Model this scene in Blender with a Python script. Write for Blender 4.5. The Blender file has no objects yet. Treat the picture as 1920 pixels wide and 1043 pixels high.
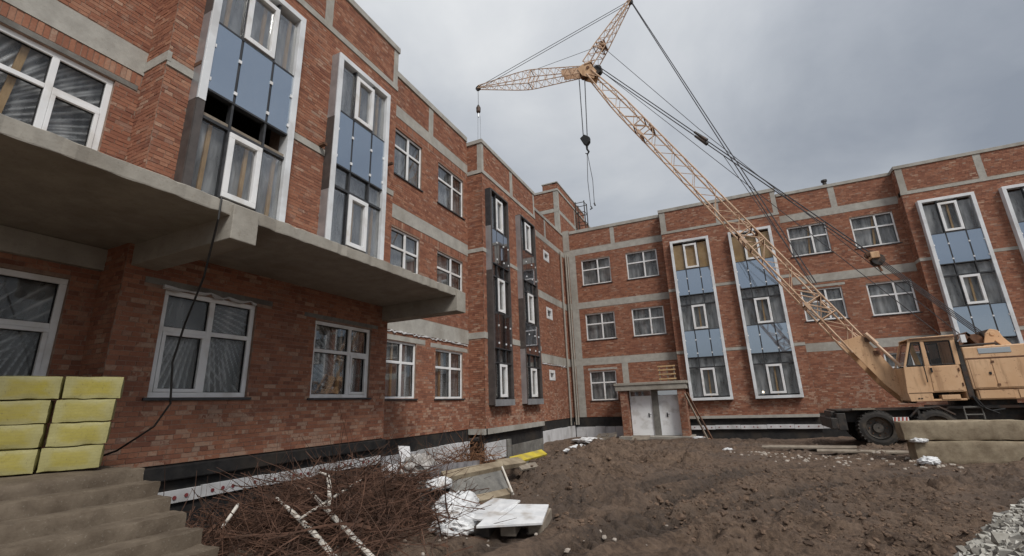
import bpy, math, random
import numpy as np
from mathutils import Vector, Matrix
random.seed(7); RNG = np.random.default_rng(7)
SC = bpy.context.scene
COL = SC.collection

# ------------------------------------------------------------------ camera
CAM = Vector((0, 0, 2.0))
cd = bpy.data.cameras.new('camera'); cam = bpy.data.objects.new('camera', cd); COL.objects.link(cam)
cd.sensor_width = 36; cd.lens = 15.91; cd.clip_start = .05; cd.clip_end = 3000
_y, _p, _r = math.radians(-24.851), math.radians(15.4325), math.radians(-1.957)
_f = Vector((math.sin(_y)*math.cos(_p), math.cos(_y)*math.cos(_p), math.sin(_p)))
_rt = Vector((math.cos(_y), -math.sin(_y), 0)); _up = _rt.cross(_f)
_r2 = _rt*math.cos(_r) + _up*math.sin(_r); _u2 = -_rt*math.sin(_r) + _up*math.cos(_r)
cam.matrix_world = Matrix(((_r2.x, _u2.x, -_f.x, CAM.x), (_r2.y, _u2.y, -_f.y, CAM.y), (_r2.z, _u2.z, -_f.z, CAM.z), (0, 0, 0, 1)))
SC.camera = cam

# ------------------------------------------------------------------ sky, sun, exposure
SUN_EL, SUN_AZ = 48.0, 128.0        # degrees; azimuth clockwise from +Y
wd = bpy.data.worlds.new('World'); SC.world = wd; wd.use_nodes = True
nt = wd.node_tree; nt.nodes.clear()
def wn(t, **k):
    n = nt.nodes.new(t)
    for a, v in k.items(): setattr(n, a, v)
    return n
sky = wn('ShaderNodeTexSky', sky_type='NISHITA', sun_disc=False)
sky.sun_elevation = math.radians(SUN_EL); sky.sun_rotation = math.radians(SUN_AZ)
tc = wn('ShaderNodeTexCoord'); sep = wn('ShaderNodeSeparateXYZ'); nt.links.new(tc.outputs['Generated'], sep.inputs[0])
def wm(op, a, b=None, c=None):
    n = wn('ShaderNodeMath', operation=op)
    for i, v in enumerate((a, b, c)):
        if v is None: continue
        if isinstance(v, (int, float)): n.inputs[i].default_value = v
        else: nt.links.new(v, n.inputs[i])
    return n.outputs[0]
zc = wm('MAXIMUM', sep.outputs[2], 0.0)
den = wm('ADD', zc, .32)
comb = wn('ShaderNodeCombineXYZ')
nt.links.new(wm('DIVIDE', sep.outputs[0], den), comb.inputs[0]); nt.links.new(wm('DIVIDE', sep.outputs[1], den), comb.inputs[1])
comb.inputs[2].default_value = 3.7
def wnoise(scale, detail, rough, off):
    mp = wn('ShaderNodeMapping'); nt.links.new(comb.outputs[0], mp.inputs[0]); mp.inputs['Location'].default_value = off
    n = wn('ShaderNodeTexNoise'); n.inputs['Scale'].default_value = scale; n.inputs['Detail'].default_value = detail
    n.inputs['Roughness'].default_value = rough; n.inputs['Distortion'].default_value = .25
    nt.links.new(mp.outputs[0], n.inputs['Vector']); return n.outputs[0]
big = wnoise(.75, 3, .45, (3.614, 38.025, 0)); mid = wnoise(1.9, 6, .55, (5.999, 29.575, 0))
cl = wm('ADD', wm('MULTIPLY', big, .62), wm('MULTIPLY', mid, .38))
ramp = wn('ShaderNodeValToRGB'); nt.links.new(cl, ramp.inputs[0])
el = ramp.color_ramp.elements
el[0].position = .34; el[0].color = (.160, .174, .196, 1)
el[1].position = .66; el[1].color = (.415, .42, .42, 1)
e = el.new(.5); e.color = (.275, .288, .305, 1)
cie = wm('ADD', wm('MULTIPLY', zc, .75), .68)
vm = wn('ShaderNodeVectorMath', operation='SCALE'); nt.links.new(ramp.outputs[0], vm.inputs[0]); nt.links.new(cie, vm.inputs['Scale'])
sk = wn('ShaderNodeVectorMath', operation='SCALE'); nt.links.new(sky.outputs[0], sk.inputs[0]); sk.inputs['Scale'].default_value = .1
mix = wn('ShaderNodeMix', data_type='RGBA'); mix.inputs[0].default_value = .9
nt.links.new(sk.outputs[0], mix.inputs[6]); nt.links.new(vm.outputs[0], mix.inputs[7])
bg = wn('ShaderNodeBackground'); bg.inputs[1].default_value = 1.0; nt.links.new(mix.outputs[2], bg.inputs[0])
ow = wn('ShaderNodeOutputWorld'); nt.links.new(bg.outputs[0], ow.inputs[0])
sl = bpy.data.lights.new('sun', 'SUN'); sl.energy = 1.5; sl.angle = math.radians(18); sl.color = (1, .965, .91)
sun = bpy.data.objects.new('sun', sl); COL.objects.link(sun)
_sd = Vector((math.sin(math.radians(SUN_AZ))*math.cos(math.radians(SUN_EL)), math.cos(math.radians(SUN_AZ))*math.cos(math.radians(SUN_EL)), math.sin(math.radians(SUN_EL))))
sun.rotation_euler = _sd.to_track_quat('Z', 'Y').to_euler(); sun.location = (20, -20, 40)
SC.view_settings.view_transform = 'Standard'; SC.view_settings.look = 'None'
SC.view_settings.exposure = 0.80; SC.view_settings.gamma = 1

# ------------------------------------------------------------------ materials
M = {}
class NB:
    def __init__(s, name):
        s.m = bpy.data.materials.new(name); s.m.use_nodes = True; s.t = s.m.node_tree
        s.b = s.t.nodes['Principled BSDF']; s.out = s.t.nodes['Material Output']; M[name] = s.m
    def n(s, typ, **k):
        x = s.t.nodes.new(typ)
        for a, v in k.items(): setattr(x, a, v)
        return x
    def l(s, a, b): s.t.links.new(a, b)
    def pos(s): return s.n('ShaderNodeNewGeometry').outputs['Position']
    def obj(s): return s.n('ShaderNodeTexCoord').outputs['Object']
    def gen(s): return s.n('ShaderNodeTexCoord').outputs['Generated']
    def noise(s, scale, detail=4, rough=.55, vec=None, stretch=None, dist=0):
        x = s.n('ShaderNodeTexNoise'); x.inputs['Scale'].default_value = scale; x.inputs['Detail'].default_value = detail
        x.inputs['Roughness'].default_value = rough; x.inputs['Distortion'].default_value = dist
        v = vec if vec is not None else s.pos()
        if stretch:
            mp = s.n('ShaderNodeMapping'); s.l(v, mp.inputs[0]); mp.inputs['Scale'].default_value = stretch; v = mp.outputs[0]
        s.l(v, x.inputs['Vector']); return x.outputs[0]
    def ramp(s, fac, stops):
        x = s.n('ShaderNodeValToRGB'); s.l(fac, x.inputs[0]); el = x.color_ramp.elements
        while len(el) < len(stops): el.new(.5)
        for e, (p, c) in zip(el, stops): e.position = p; e.color = (*c, 1)
        return x.outputs[0]
    def math(s, op, a, b=0.0, clamp=False):
        x = s.n('ShaderNodeMath', operation=op, use_clamp=clamp)
        for i, v in enumerate((a, b)):
            if isinstance(v, (int, float)): x.inputs[i].default_value = v
            else: s.l(v, x.inputs[i])
        return x.outputs[0]
    def mix(s, f, a, b, mode='MIX'):
        x = s.n('ShaderNodeMix', data_type='RGBA', blend_type=mode)
        for i, v in ((0, f), (6, a), (7, b)):
            if isinstance(v, (int, float)): x.inputs[i].default_value = v
            elif isinstance(v, tuple): x.inputs[i].default_value = (*v, 1)
            else: s.l(v, x.inputs[i])
        return x.outputs[2]
    def step(s, v, lo, hi):
        x = s.n('ShaderNodeMapRange', interpolation_type='SMOOTHSTEP'); s.l(v, x.inputs[0])
        x.inputs[1].default_value = lo; x.inputs[2].default_value = hi; return x.outputs[0]
    def bump(s, h, strength, dist):
        x = s.n('ShaderNodeBump'); x.inputs['Strength'].default_value = strength; x.inputs['Distance'].default_value = dist
        s.l(h, x.inputs['Height']); s.l(x.outputs[0], s.b.inputs['Normal'])
    def fin(s, col=None, rough=.8, metal=0, spec=.5):
        if col is not None:
            if isinstance(col, tuple): s.b.inputs['Base Color'].default_value = (*col, 1)
            else: s.l(col, s.b.inputs['Base Color'])
        if isinstance(rough, (int, float)): s.b.inputs['Roughness'].default_value = rough
        else: s.l(rough, s.b.inputs['Roughness'])
        s.b.inputs['Metallic'].default_value = metal; s.b.inputs['Specular IOR Level'].default_value = spec
        return s.m

def mat_brick():
    b = NB('brick')
    g = b.n('ShaderNodeNewGeometry'); oi = b.n('ShaderNodeObjectInfo')
    r = b.math('FRACT', b.math('ADD', g.outputs['Random Per Island'], oi.outputs['Random']))
    c = b.ramp(r, [(0, (.205, .090, .060)), (.15, (.258, .112, .071)), (.5, (.325, .143, .087)), (.8, (.375, .172, .105)), (.94, (.425, .225, .145)), (1, (.28, .175, .135))])
    n1 = b.noise(.55, 4, .6); n2 = b.noise(28, 5, .65); n3 = b.noise(2.4, 4, .6)
    c = b.mix(b.math('MULTIPLY', b.step(n1, .35, .7), .30), c, (.215, .085, .058), 'MIX')
    c = b.mix(b.math('MULTIPLY', b.step(n2, .3, .75), .35), c, (.13, .045, .030))
    # lime and mortar smears: single bricks turn pale where the wall was splashed
    r2 = b.math('FRACT', b.math('MULTIPLY', r, 37.31))
    sx = b.n('ShaderNodeSeparateXYZ'); b.l(g.outputs['Position'], sx.inputs[0])
    low = b.math('SUBTRACT', 1.0, b.step(sx.outputs[2], 1.3, 3.4))
    pr = b.math('ADD', b.math('MULTIPLY', b.step(n3, .36, .66), b.math('ADD', b.math('MULTIPLY', low, .48), .06)), .02)
    pale = b.math('GREATER_THAN', pr, r2)
    c = b.mix(b.math('MULTIPLY', b.math('MULTIPLY', pale, b.step(n2, .25, .6)), .56), c, (.48, .36, .27))
    n5 = b.noise(5.5, 6, .7); n6 = b.noise(1.3, 5, .65, stretch=(1, 1, .55))
    c = b.mix(b.math('MULTIPLY', b.math('MULTIPLY', b.step(n5, .5, .68), b.step(n6, .45, .62)), .45), c, (.40, .30, .23))
    c = b.mix(b.math('MULTIPLY', b.step(b.noise(.9, 5, .65), .5, .72), .35), c, (.165, .085, .062))
    b.bump(n2, .5, .006)
    return b.fin(c, .88, spec=.25)
mat_brick()

def simple(name, c1, c2, scale=6, rough=.8, bump=.3, bd=.004, c3=None, big=.6, detail=6, metal=0, spec=.4, stretch=None, vec=None):
    b = NB(name); v = b.obj() if vec == 'obj' else None
    n = b.noise(scale, detail, .6, vec=v, stretch=stretch); nb = b.noise(big, 3, .55, vec=v)
    c = b.mix(b.step(n, .3, .7), c1, c2)
    if c3: c = b.mix(b.math('MULTIPLY', b.step(nb, .48, .68), .75), c, c3)
    if bump: b.bump(n, bump, bd)
    return b.fin(c, rough, metal, spec)
simple('mortar', (.21, .135, .10), (.31, .215, .165), 9, .95, .5, .006)
def mat_concrete(name, c1, c2, stain):
    b = NB(name)
    n = b.noise(3.2, 8, .65); n2 = b.noise(40, 4, .6); n3 = b.noise(.8, 3, .5, stretch=(1, 1, .35))
    c = b.mix(b.step(n, .3, .72), c1, c2)
    c = b.mix(b.math('MULTIPLY', b.step(n3, .5, .72), .55), c, stain)
    v = b.n('ShaderNodeTexVoronoi'); v.inputs['Scale'].default_value = 9; b.l(b.pos(), v.inputs['Vector'])
    pit = b.math('SUBTRACT', 1.0, b.step(v.outputs['Distance'], .03, .09))
    c = b.mix(b.math('MULTIPLY', pit, .5), c, (.12, .115, .105))
    n7 = b.noise(13, 6, .72)
    c = b.mix(b.math('MULTIPLY', b.step(n7, .52, .72), .42), c, stain)
    c = b.mix(b.math('MULTIPLY', b.step(n2, .58, .75), .3), c, (.42, .38, .32))
    b.bump(b.math('ADD', b.math('ADD', n2, n7), b.math('MULTIPLY', n, 2)), .45, .007)
    return b.fin(c, .9, spec=.25)
mat_concrete('concrete', (.33, .315, .285), (.44, .425, .385), (.25, .225, .19))
mat_concrete('slab_concrete', (.29, .27, .235), (.38, .355, .31), (.20, .17, .135))
mat_concrete('step_concrete', (.105, .080, .058), (.185, .148, .110), (.075, .056, .040))
mat_concrete('block_concrete', (.20, .155, .105), (.35, .29, .205), (.13, .095, .06))
mat_concrete('grey_slab', (.13, .125, .115), (.23, .22, .20), (.085, .075, .065))
simple('bitumen', (.010, .010, .011), (.028, .026, .025), 5, .75, .5, .01, (.045, .036, .028), 1.2)
simple('foam_board', (.50, .50, .51), (.62, .62, .63), 3, .85, .2, .003, (.34, .33, .32), 1.1, stretch=(1, 1, .3))
simple('red_plastic', (.17, .035, .04), (.24, .05, .05), 6, .6, 0)
simple('white_pvc', (.74, .75, .76), (.82, .82, .82), 2, .35, 0, c3=(.62, .60, .57), big=2.5)
simple('white_metal', (.66, .68, .70), (.76, .78, .80), 2, .4, .15, .003, (.52, .52, .52), 1.4)
simple('galvanised', (.38, .40, .42), (.52, .54, .56), 3, .38, .1, .002, (.30, .31, .33), 1.5, metal=.6)
simple('dark_alu', (.030, .031, .034), (.055, .056, .06), 5, .42, 0)
simple('brown_metal', (.060, .052, .050), (.095, .082, .076), 4, .5, .1, .002)
simple('rubber_seal', (.012, .012, .013), (.02, .02, .02), 6, .7, 0)
simple('timber', (.42, .27, .13), (.56, .38, .20), 7, .8, .3, .003, (.33, .21, .11), 2, stretch=(3, 3, .6))
simple('grey_timber', (.20, .165, .13), (.31, .265, .21), 8, .9, .4, .004, (.13, .10, .075), 2)
simple('plywood', (.46, .29, .13), (.58, .40, .20), 3, .75, .1, .002, (.36, .22, .10), 1.5)
simple('interior', (.10, .09, .08), (.15, .135, .12), 1, .95, 0)
simple('door_white', (.78, .79, .80), (.84, .85, .86), 1.5, .45, .05, .001, (.55, .54, .52), 2)
simple('steel_dark', (.035, .033, .032), (.07, .062, .055), 8, .55, .3, .003, (.10, .055, .035), 2, metal=.3)
simple('rim_metal', (.055, .05, .045), (.10, .088, .075), 7, .7, .3, .003, (.16, .12, .085), 2)
simple('corrugated', (.10, .095, .10), (.17, .16, .165), 5, .6, .2, .003, (.08, .06, .05), 2)
simple('rusty_steel', (.10, .05, .03), (.20, .10, .055), 8, .8, .4, .004, (.06, .035, .025), 2)
simple('cable_steel', (.05, .05, .055), (.09, .09, .095), 9, .5, 0)
simple('black_cable', (.008, .008, .008), (.02, .019, .018), 9, .5, 0)
simple('tyre', (.030, .028, .027), (.05, .045, .04), 10, .85, .4, .005, (.095, .075, .055), 2.2)
simple('white_plastic', (.62, .63, .64), (.76, .76, .76), 6, .5, .5, .012, (.36, .31, .26), 2.6)
simple('twig', (.065, .033, .022), (.135, .070, .045), 5, .9, 0, c3=(.045, .028, .02), big=3)
simple('rust_twig', (.15, .07, .035), (.24, .12, .06), 5, .9, 0, c3=(.09, .045, .025), big=3)
def mat_gravel():
    b = NB('gravel_stone'); r = b.n('ShaderNodeNewGeometry').outputs['Random Per Island']; n = b.noise(18, 5, .6)
    c = b.ramp(r, [(0, (.19, .175, .155)), (.3, (.33, .315, .28)), (.7, (.45, .435, .39)), (1, (.56, .54, .49))])
    c = b.mix(b.math('MULTIPLY', b.step(n, .45, .7), .45), c, (.20, .18, .15)); b.bump(n, .4, .006); b.fin(c, .92, spec=.25)
mat_gravel()
simple('dirty_plastic', (.30, .28, .26), (.48, .46, .44), 5, .45, .4, .01, (.20, .16, .13), 2)
simple('rubble_stone', (.28, .24, .20), (.42, .37, .32), 9, .9, .4, .006, (.17, .12, .09), 4)
simple('yellow_plank', (.45, .34, .03), (.58, .46, .05), 6, .75, .3, .003, (.28, .22, .08), 3)
simple('stripe_red', (.36, .07, .05), (.45, .10, .07), 6, .6, 0, c3=(.25, .08, .06))
def mat_birch():
    b = NB('birch'); o = b.obj()
    n = b.noise(9, 4, .6, stretch=(1, 1, 1)); k = b.noise(5, 3, .6, vec=o)
    c = b.mix(b.step(n, .3, .7), (.56, .51, .44), (.70, .66, .60)); c = b.mix(b.step(k, .60, .66), c, (.09, .07, .055))
    b.bump(n, .3, .003); return b.fin(c, .8, spec=.3)
mat_birch()
def mat_paint(name, c1, c2, rust):
    b = NB(name)
    n = b.noise(1.3, 5, .6); n2 = b.noise(7, 6, .7); n3 = b.noise(22, 4, .6); drip = b.noise(6, 5, .6, stretch=(1, 1, .12))
    c = b.mix(b.step(n, .3, .7), c1, c2)
    c = b.mix(b.math('MULTIPLY', b.step(drip, .50, .70), .6), c, (.30, .165, .085))
    c = b.mix(b.math('MULTIPLY', b.step(n2, .58, .68), .8), c, rust)
    b.bump(n3, .12, .002); return b.fin(c, b.math('ADD', b.math('MULTIPLY', n, .25), .42), spec=.4)
mat_paint('crane_paint', (.60, .37, .205), (.68, .45, .27), (.22, .10, .055))
mat_paint('boom_paint', (.58, .39, .255), (.66, .47, .33), (.24, .11, .065))
def mat_panel(name, base, tint, k):                # coated spandrel glass: half mirror over a dark body
    b = NB(name); n = b.noise(1.1, 2, .5); d = b.noise(9, 5, .6, stretch=(1, 1, .4))
    b.fin(b.mix(b.math('MULTIPLY', b.step(d, .5, .75), .25), base, (.20, .21, .22)), .3, 0, .5)
    gl = b.n('ShaderNodeBsdfGlossy'); gl.inputs['Color'].default_value = (*tint, 1); gl.inputs['Roughness'].default_value = .035
    bp_ = b.n('ShaderNodeBump'); bp_.inputs['Strength'].default_value = .02; bp_.inputs['Distance'].default_value = .05; b.l(n, bp_.inputs['Height']); b.l(bp_.outputs[0], gl.inputs['Normal'])
    mx = b.n('ShaderNodeMixShader'); mx.inputs[0].default_value = k; b.l(b.b.outputs[0], mx.inputs[1]); b.l(gl.outputs[0], mx.inputs[2]); b.l(mx.outputs[0], b.out.inputs[0])
mat_panel('blue_panel', (.085, .112, .150), (.66, .75, .86), .50); mat_panel('dark_panel', (.018, .017, .018), (.80, .83, .88), .62)
def mat_glass():
    b = NB('glass'); t = b.t; t.nodes.remove(b.b)
    fr = b.n('ShaderNodeFresnel'); fr.inputs[0].default_value = 1.5
    tr = b.n('ShaderNodeBsdfTransparent'); tr.inputs[0].default_value = (.95, .955, .955, 1)
    gl = b.n('ShaderNodeBsdfGlossy'); gl.inputs['Roughness'].default_value = .02
    mx = b.n('ShaderNodeMixShader'); b.l(b.math('MULTIPLY', fr.outputs[0], .5, True), mx.inputs[0])
    b.l(tr.outputs[0], mx.inputs[1]); b.l(gl.outputs[0], mx.inputs[2]); b.l(mx.outputs[0], b.out.inputs[0])
mat_glass()
def mat_film():
    b = NB('film'); n = b.noise(4, 4, .55, stretch=(1, 1, .22)); n2 = b.noise(14, 3, .5, stretch=(1, 1, .25))
    c = b.mix(b.step(n, .3, .7), (.58, .585, .59), (.76, .765, .77))
    b.fin(c, .22, spec=.6); fo = b.n('ShaderNodeAttribute', attribute_name='fold').outputs['Fac']
    b.l(b.math('ADD', b.math('ADD', b.math('MULTIPLY', b.step(n, .35, .65), .20), .16), b.math('MULTIPLY', fo, .7), True), b.b.inputs['Alpha']); b.bump(n2, .35, .01)
mat_film()
def mat_yellow():
    b = NB('yellow_pack'); g = b.gen(); s = b.n('ShaderNodeSeparateXYZ'); b.l(g, s.inputs[0]); oi = b.n('ShaderNodeObjectInfo')
    n = b.noise(7, 5, .6); n2 = b.noise(26, 4, .55, stretch=(1, 1, .25)); n4 = b.noise(2.6, 3, .5); n5 = b.noise(34, 4, .7)
    dx = b.math('MULTIPLY', b.math('SUBTRACT', s.outputs[0], .5), 2.2); dz = b.math('MULTIPLY', b.math('SUBTRACT', s.outputs[2], .5), 2.2)
    d = b.math('MAXIMUM', b.math('ABSOLUTE', dx), b.math('ABSOLUTE', dz))
    k = b.math('SUBTRACT', 1.0, b.step(b.math('ADD', d, b.math('MULTIPLY', n, .9)), .85, 1.35))
    c = b.mix(b.math('MULTIPLY', k, b.math('ADD', b.math('MULTIPLY', oi.outputs['Random'], .5), .4)), (.36, .33, .145), (.34, .28, .03))
    w = b.n('ShaderNodeTexWave', bands_direction='Z'); w.inputs['Scale'].default_value = 9; w.inputs['Distortion'].default_value = 3; w.inputs['Detail'].default_value = 2; b.l(b.pos(), w.inputs['Vector'])
    c = b.mix(b.math('MULTIPLY', b.step(w.outputs['Fac'], .75, 1.0), .22), c, (.24, .21, .10))
    c = b.mix(b.math('MULTIPLY', b.step(n4, .5, .7), .3), c, (.30, .26, .13)); c = b.mix(b.math('MULTIPLY', b.step(n5, .60, .72), .6), c, (.12, .10, .06))
    b.bump(b.math('ADD', n2, b.math('MULTIPLY', n, 1.5)), .5, .012); b.fin(c, .5, spec=.35)
mat_yellow()
def mat_soil():
    b = NB('soil')
    n = b.noise(1.6, 6, .6); n2 = b.noise(11, 8, .68); n3 = b.noise(48, 6, .7); nb = b.noise(.32, 3, .5); n4 = b.noise(4.5, 6, .7)
    c = b.mix(b.step(n2, .32, .68), (.066, .042, .029), (.205, .138, .094))
    c = b.mix(b.math('MULTIPLY', b.step(n, .42, .68), .6), c, (.25, .172, .12))
    c = b.mix(b.math('MULTIPLY', b.step(nb, .48, .62), .55), c, (.105, .075, .056))
    c = b.mix(b.math('MULTIPLY', b.step(n4, .58, .74), .6), c, (.044, .028, .020))
    c = b.mix(b.math('MULTIPLY', b.step(n3, .58, .74), .55), c, (.27, .20, .145))
    pr = b.n('ShaderNodeAttribute', attribute_name='pressed').outputs['Fac']           # wet clay pressed smooth by wheels
    c = b.mix(b.math('MULTIPLY', pr, .62), c, (.060, .044, .034))
    b.bump(b.math('ADD', b.math('MULTIPLY', n2, 1.8), b.math('MULTIPLY', n3, .9)), 1.0, .05)
    b.fin(c, b.math('SUBTRACT', b.math('SUBTRACT', .98, b.math('MULTIPLY', b.step(nb, .45, .65), .35)), b.math('MULTIPLY', pr, .25)), spec=.45)
mat_soil()
simple('clod', (.07, .044, .03), (.18, .12, .082), 14, .95, .7, .01, (.042, .028, .02), 3)
b = NB('lamp_glow'); b.fin((.8, .7, .5), .5); b.b.inputs['Emission Color'].default_value = (1, .82, .55, 1); b.b.inputs['Emission Strength'].default_value = 6

# ------------------------------------------------------------------ mesh helpers
WL = {}                                    # world location of every object's origin
def link(name, me, mat, parent, loc):
    o = bpy.data.objects.new(name, me); COL.objects.link(o)
    if mat and not me.materials: me.materials.append(M[mat])
    loc = Vector(loc); WL[o.name] = loc
    if parent: o.parent = parent; o.location = loc - WL[parent.name]
    else: o.location = loc
    return o
def empty(name, loc, label, cat, group=None):
    o = bpy.data.objects.new(name, None); COL.objects.link(o); o.location = loc; o.empty_display_size = .2; WL[o.name] = Vector(loc)
    return tag(o, label, cat, group)
def tag(o, label, cat, group=None, kind=None):
    o['label'] = label; o['category'] = cat
    if group: o['group'] = group
    if kind: o['kind'] = kind
    return o
def fast_mesh(name, V, F):
    V = np.asarray(V, np.float32); F = np.asarray(F, np.int32); me = bpy.data.meshes.new(name); k = F.shape[1]
    me.vertices.add(len(V)); me.vertices.foreach_set('co', V.ravel())
    me.loops.add(F.size); me.loops.foreach_set('vertex_index', F.ravel())
    me.polygons.add(len(F)); me.polygons.foreach_set('loop_start', np.arange(0, F.size, k, dtype=np.int32))
    me.polygons.foreach_set('use_smooth', np.zeros(len(F), bool)); me.update(calc_edges=True); me.validate(); return me
BOXF = ((0, 3, 2, 1), (4, 5, 6, 7), (0, 1, 5, 4), (1, 2, 6, 5), (2, 3, 7, 6), (3, 0, 4, 7))
class MB:
    def __init__(s): s.v = []; s.f = []
    def add(s, vs, fs):
        k = len(s.v); s.v += [tuple(v) for v in vs]; s.f += [tuple(k+i for i in f) for f in fs]; return s
    def box(s, x0, x1, y0, y1, z0, z1):
        return s.add([(x0, y0, z0), (x1, y0, z0), (x1, y1, z0), (x0, y1, z0), (x0, y0, z1), (x1, y0, z1), (x1, y1, z1), (x0, y1, z1)], BOXF)
    def bar(s, a, b, w, h, up=(0, 0, 1)):          # rectangular bar from a to b
        a = Vector(a); b = Vector(b); d = (b-a).normalized(); u = Vector(up)
        if abs(d.dot(u)) > .98: u = Vector((0, 1, 0))
        sx = d.cross(u).normalized()*w/2; sz = sx.normalized().cross(d).normalized()*h/2
        return s.add([a-sx-sz, a+sx-sz, a+sx+sz, a-sx+sz, b-sx-sz, b+sx-sz, b+sx+sz, b-sx+sz], BOXF)
    def tube(s, pts, r, n=6, cap=True):
        pts = [Vector(p) for p in pts]; rs = r if isinstance(r, (list, tuple)) else [r]*len(pts); k = len(s.v); m = len(pts)
        ref = None
        for i, p in enumerate(pts):
            d = (pts[min(i+1, m-1)] - pts[max(i-1, 0)]).normalized()
            if ref is None: ref = d.orthogonal().normalized()
            ref = (ref - d*ref.dot(d)).normalized(); q = d.cross(ref)
            for j in range(n):
                t = 2*math.pi*j/n; s.v.append(tuple(p + (ref*math.cos(t)+q*math.sin(t))*rs[i]))
        for i in range(m-1):
            for j in range(n):
                s.f.append((k+i*n+j, k+i*n+(j+1) % n, k+(i+1)*n+(j+1) % n, k+(i+1)*n+j))
        if cap: s.f.append(tuple(k+j for j in reversed(range(n)))); s.f.append(tuple(k+(m-1)*n+j for j in range(n)))
        return s
    def prism(s, poly, y0, y1):                     # polygon in x,z extruded along y
        n = len(poly); k = len(s.v)
        s.v += [(x, y0, z) for x, z in poly] + [(x, y1, z) for x, z in poly]
        s.f.append(tuple(k+i for i in range(n))); s.f.append(tuple(k+n+i for i in reversed(range(n))))
        for i in range(n): j = (i+1) % n; s.f.append((k+j, k+i, k+n+i, k+n+j))
        return s
    def lathe(s, prof, c, n=24, cap=True):                    # profile (offset along y, radius) about the y axis
        k = len(s.v); m = len(prof)
        for (yy, r) in prof:
            for j in range(n):
                t = 2*math.pi*j/n; s.v.append((c[0]+r*math.cos(t), c[1]+yy, c[2]+r*math.sin(t)))
        for i in range(m-1):
            for j in range(n): s.f.append((k+i*n+j, k+i*n+(j+1) % n, k+(i+1)*n+(j+1) % n, k+(i+1)*n+j))
        if cap: s.f.append(tuple(k+j for j in range(n))); s.f.append(tuple(k+(m-1)*n+j for j in reversed(range(n))))
        return s
    def build(s, name, mat, parent=None, bevel=0, smooth=False):
        V = np.array(s.v); lo, hi = V.min(0), V.max(0); c = (lo+hi)/2; base = Vector(c)
        if parent is None: base.z = lo[2]
        me = bpy.data.meshes.new(name); me.from_pydata([tuple(p) for p in (V - np.array(base))], [], s.f); me.update()
        o = link(name, me, mat, parent, base)
        if smooth: me.polygons.foreach_set('use_smooth', [True]*len(me.polygons))
        if bevel:
            m = o.modifiers.new('bevel', 'BEVEL'); m.width = bevel; m.segments = 2; m.limit_method = 'ANGLE'; m.angle_limit = math.radians(40)
        return o
def bx(name, mat, parent, *b, bevel=0): return MB().box(*b).build(name, mat, parent, bevel)

# value noise in numpy (for shapes, not for shading)
_T = RNG.random((64, 64))
def vnoise(x, y):
    xi = np.floor(x).astype(int); yi = np.floor(y).astype(int); fx = x-xi; fy = y-yi
    fx = fx*fx*(3-2*fx); fy = fy*fy*(3-2*fy); a = _T[xi % 64, yi % 64]; b = _T[(xi+1) % 64, yi % 64]; c = _T[xi % 64, (yi+1) % 64]; d = _T[(xi+1) % 64, (yi+1) % 64]
    return (a*(1-fx)+b*fx)*(1-fy)+(c*(1-fx)+d*fx)*fy
def fbm(x, y, o=4, g=.5):
    s = 0; a = 1; t = 0
    for i in range(o): s = s + a*vnoise(x*2**i+17.3*i, y*2**i+9.1*i); t += a; a *= g
    return s/t
def sst(v, a, b):
    t = np.clip((v-a)/(b-a), 0, 1); return t*t*(3-2*t)

# ------------------------------------------------------------------ ground
def ground(x, y):
    x = np.asarray(x, float); y = np.asarray(y, float)
    h = .30 - .012*(np.clip(y, 3, 28)-5)
    h = h + .14*sst(x, 1.5, 4)*sst(y, 12, 17)*(1-sst(y, 23, 26))
    h = h + .42*np.exp(-((x+4.0)/1.1)**2)*sst(y, 8.5, 11)*(1-sst(y, 15, 20))          # spoil thrown up beside the trench
    h = h + .22*np.exp(-((x+1.5)/2.6)**2-((y-15.5)/4.5)**2)
    h = h - .95*(1-sst(x, -7.0, -5.4))*sst(y, 3.3, 4.4)*(1-sst(y, 19, 23))             # trench along the wing
    h = h - .40*sst(y, 24.0, 26.3)*(1-sst(x, -9, -6.5)*0)*sst(x, -2.6, -2.0)
    h = h - .12*sst(y, 21, 25)*(1-sst(x, -3.2, -2.2))
    return h
def rut(x, y, x0, y0, ang, w, amp):
    c, s = math.cos(ang), math.sin(ang); dx, dy = x-x0, y-y0; al = dx*c+dy*s; ac = -dx*s+dy*c + .25*np.sin(al*.5)
    env = np.exp(-(ac/w)**4)*sst(al, 0, 1)*(1-sst(al, 8.5, 10))
    return env*(-amp + amp*.75*(np.sin(al*2*math.pi/.26 + np.abs(ac)*9) > .1)) + .5*amp*np.exp(-((np.abs(ac)-w*1.35)/(w*.35))**2)*sst(al, 0, 1)*(1-sst(al, 8.5, 10))
RUTS = ((3.6, 13.6, 4.05, .28, .13), (2.0, 14.3, 4.0, .28, .12), (2.9, 9.4, 3.55, .24, .12), (.6, 13.2, 4.35, .26, .11), (-.9, 12.6, 4.4, .26, .11), (1.7, 10.4, 3.5, .24, .11))
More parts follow.
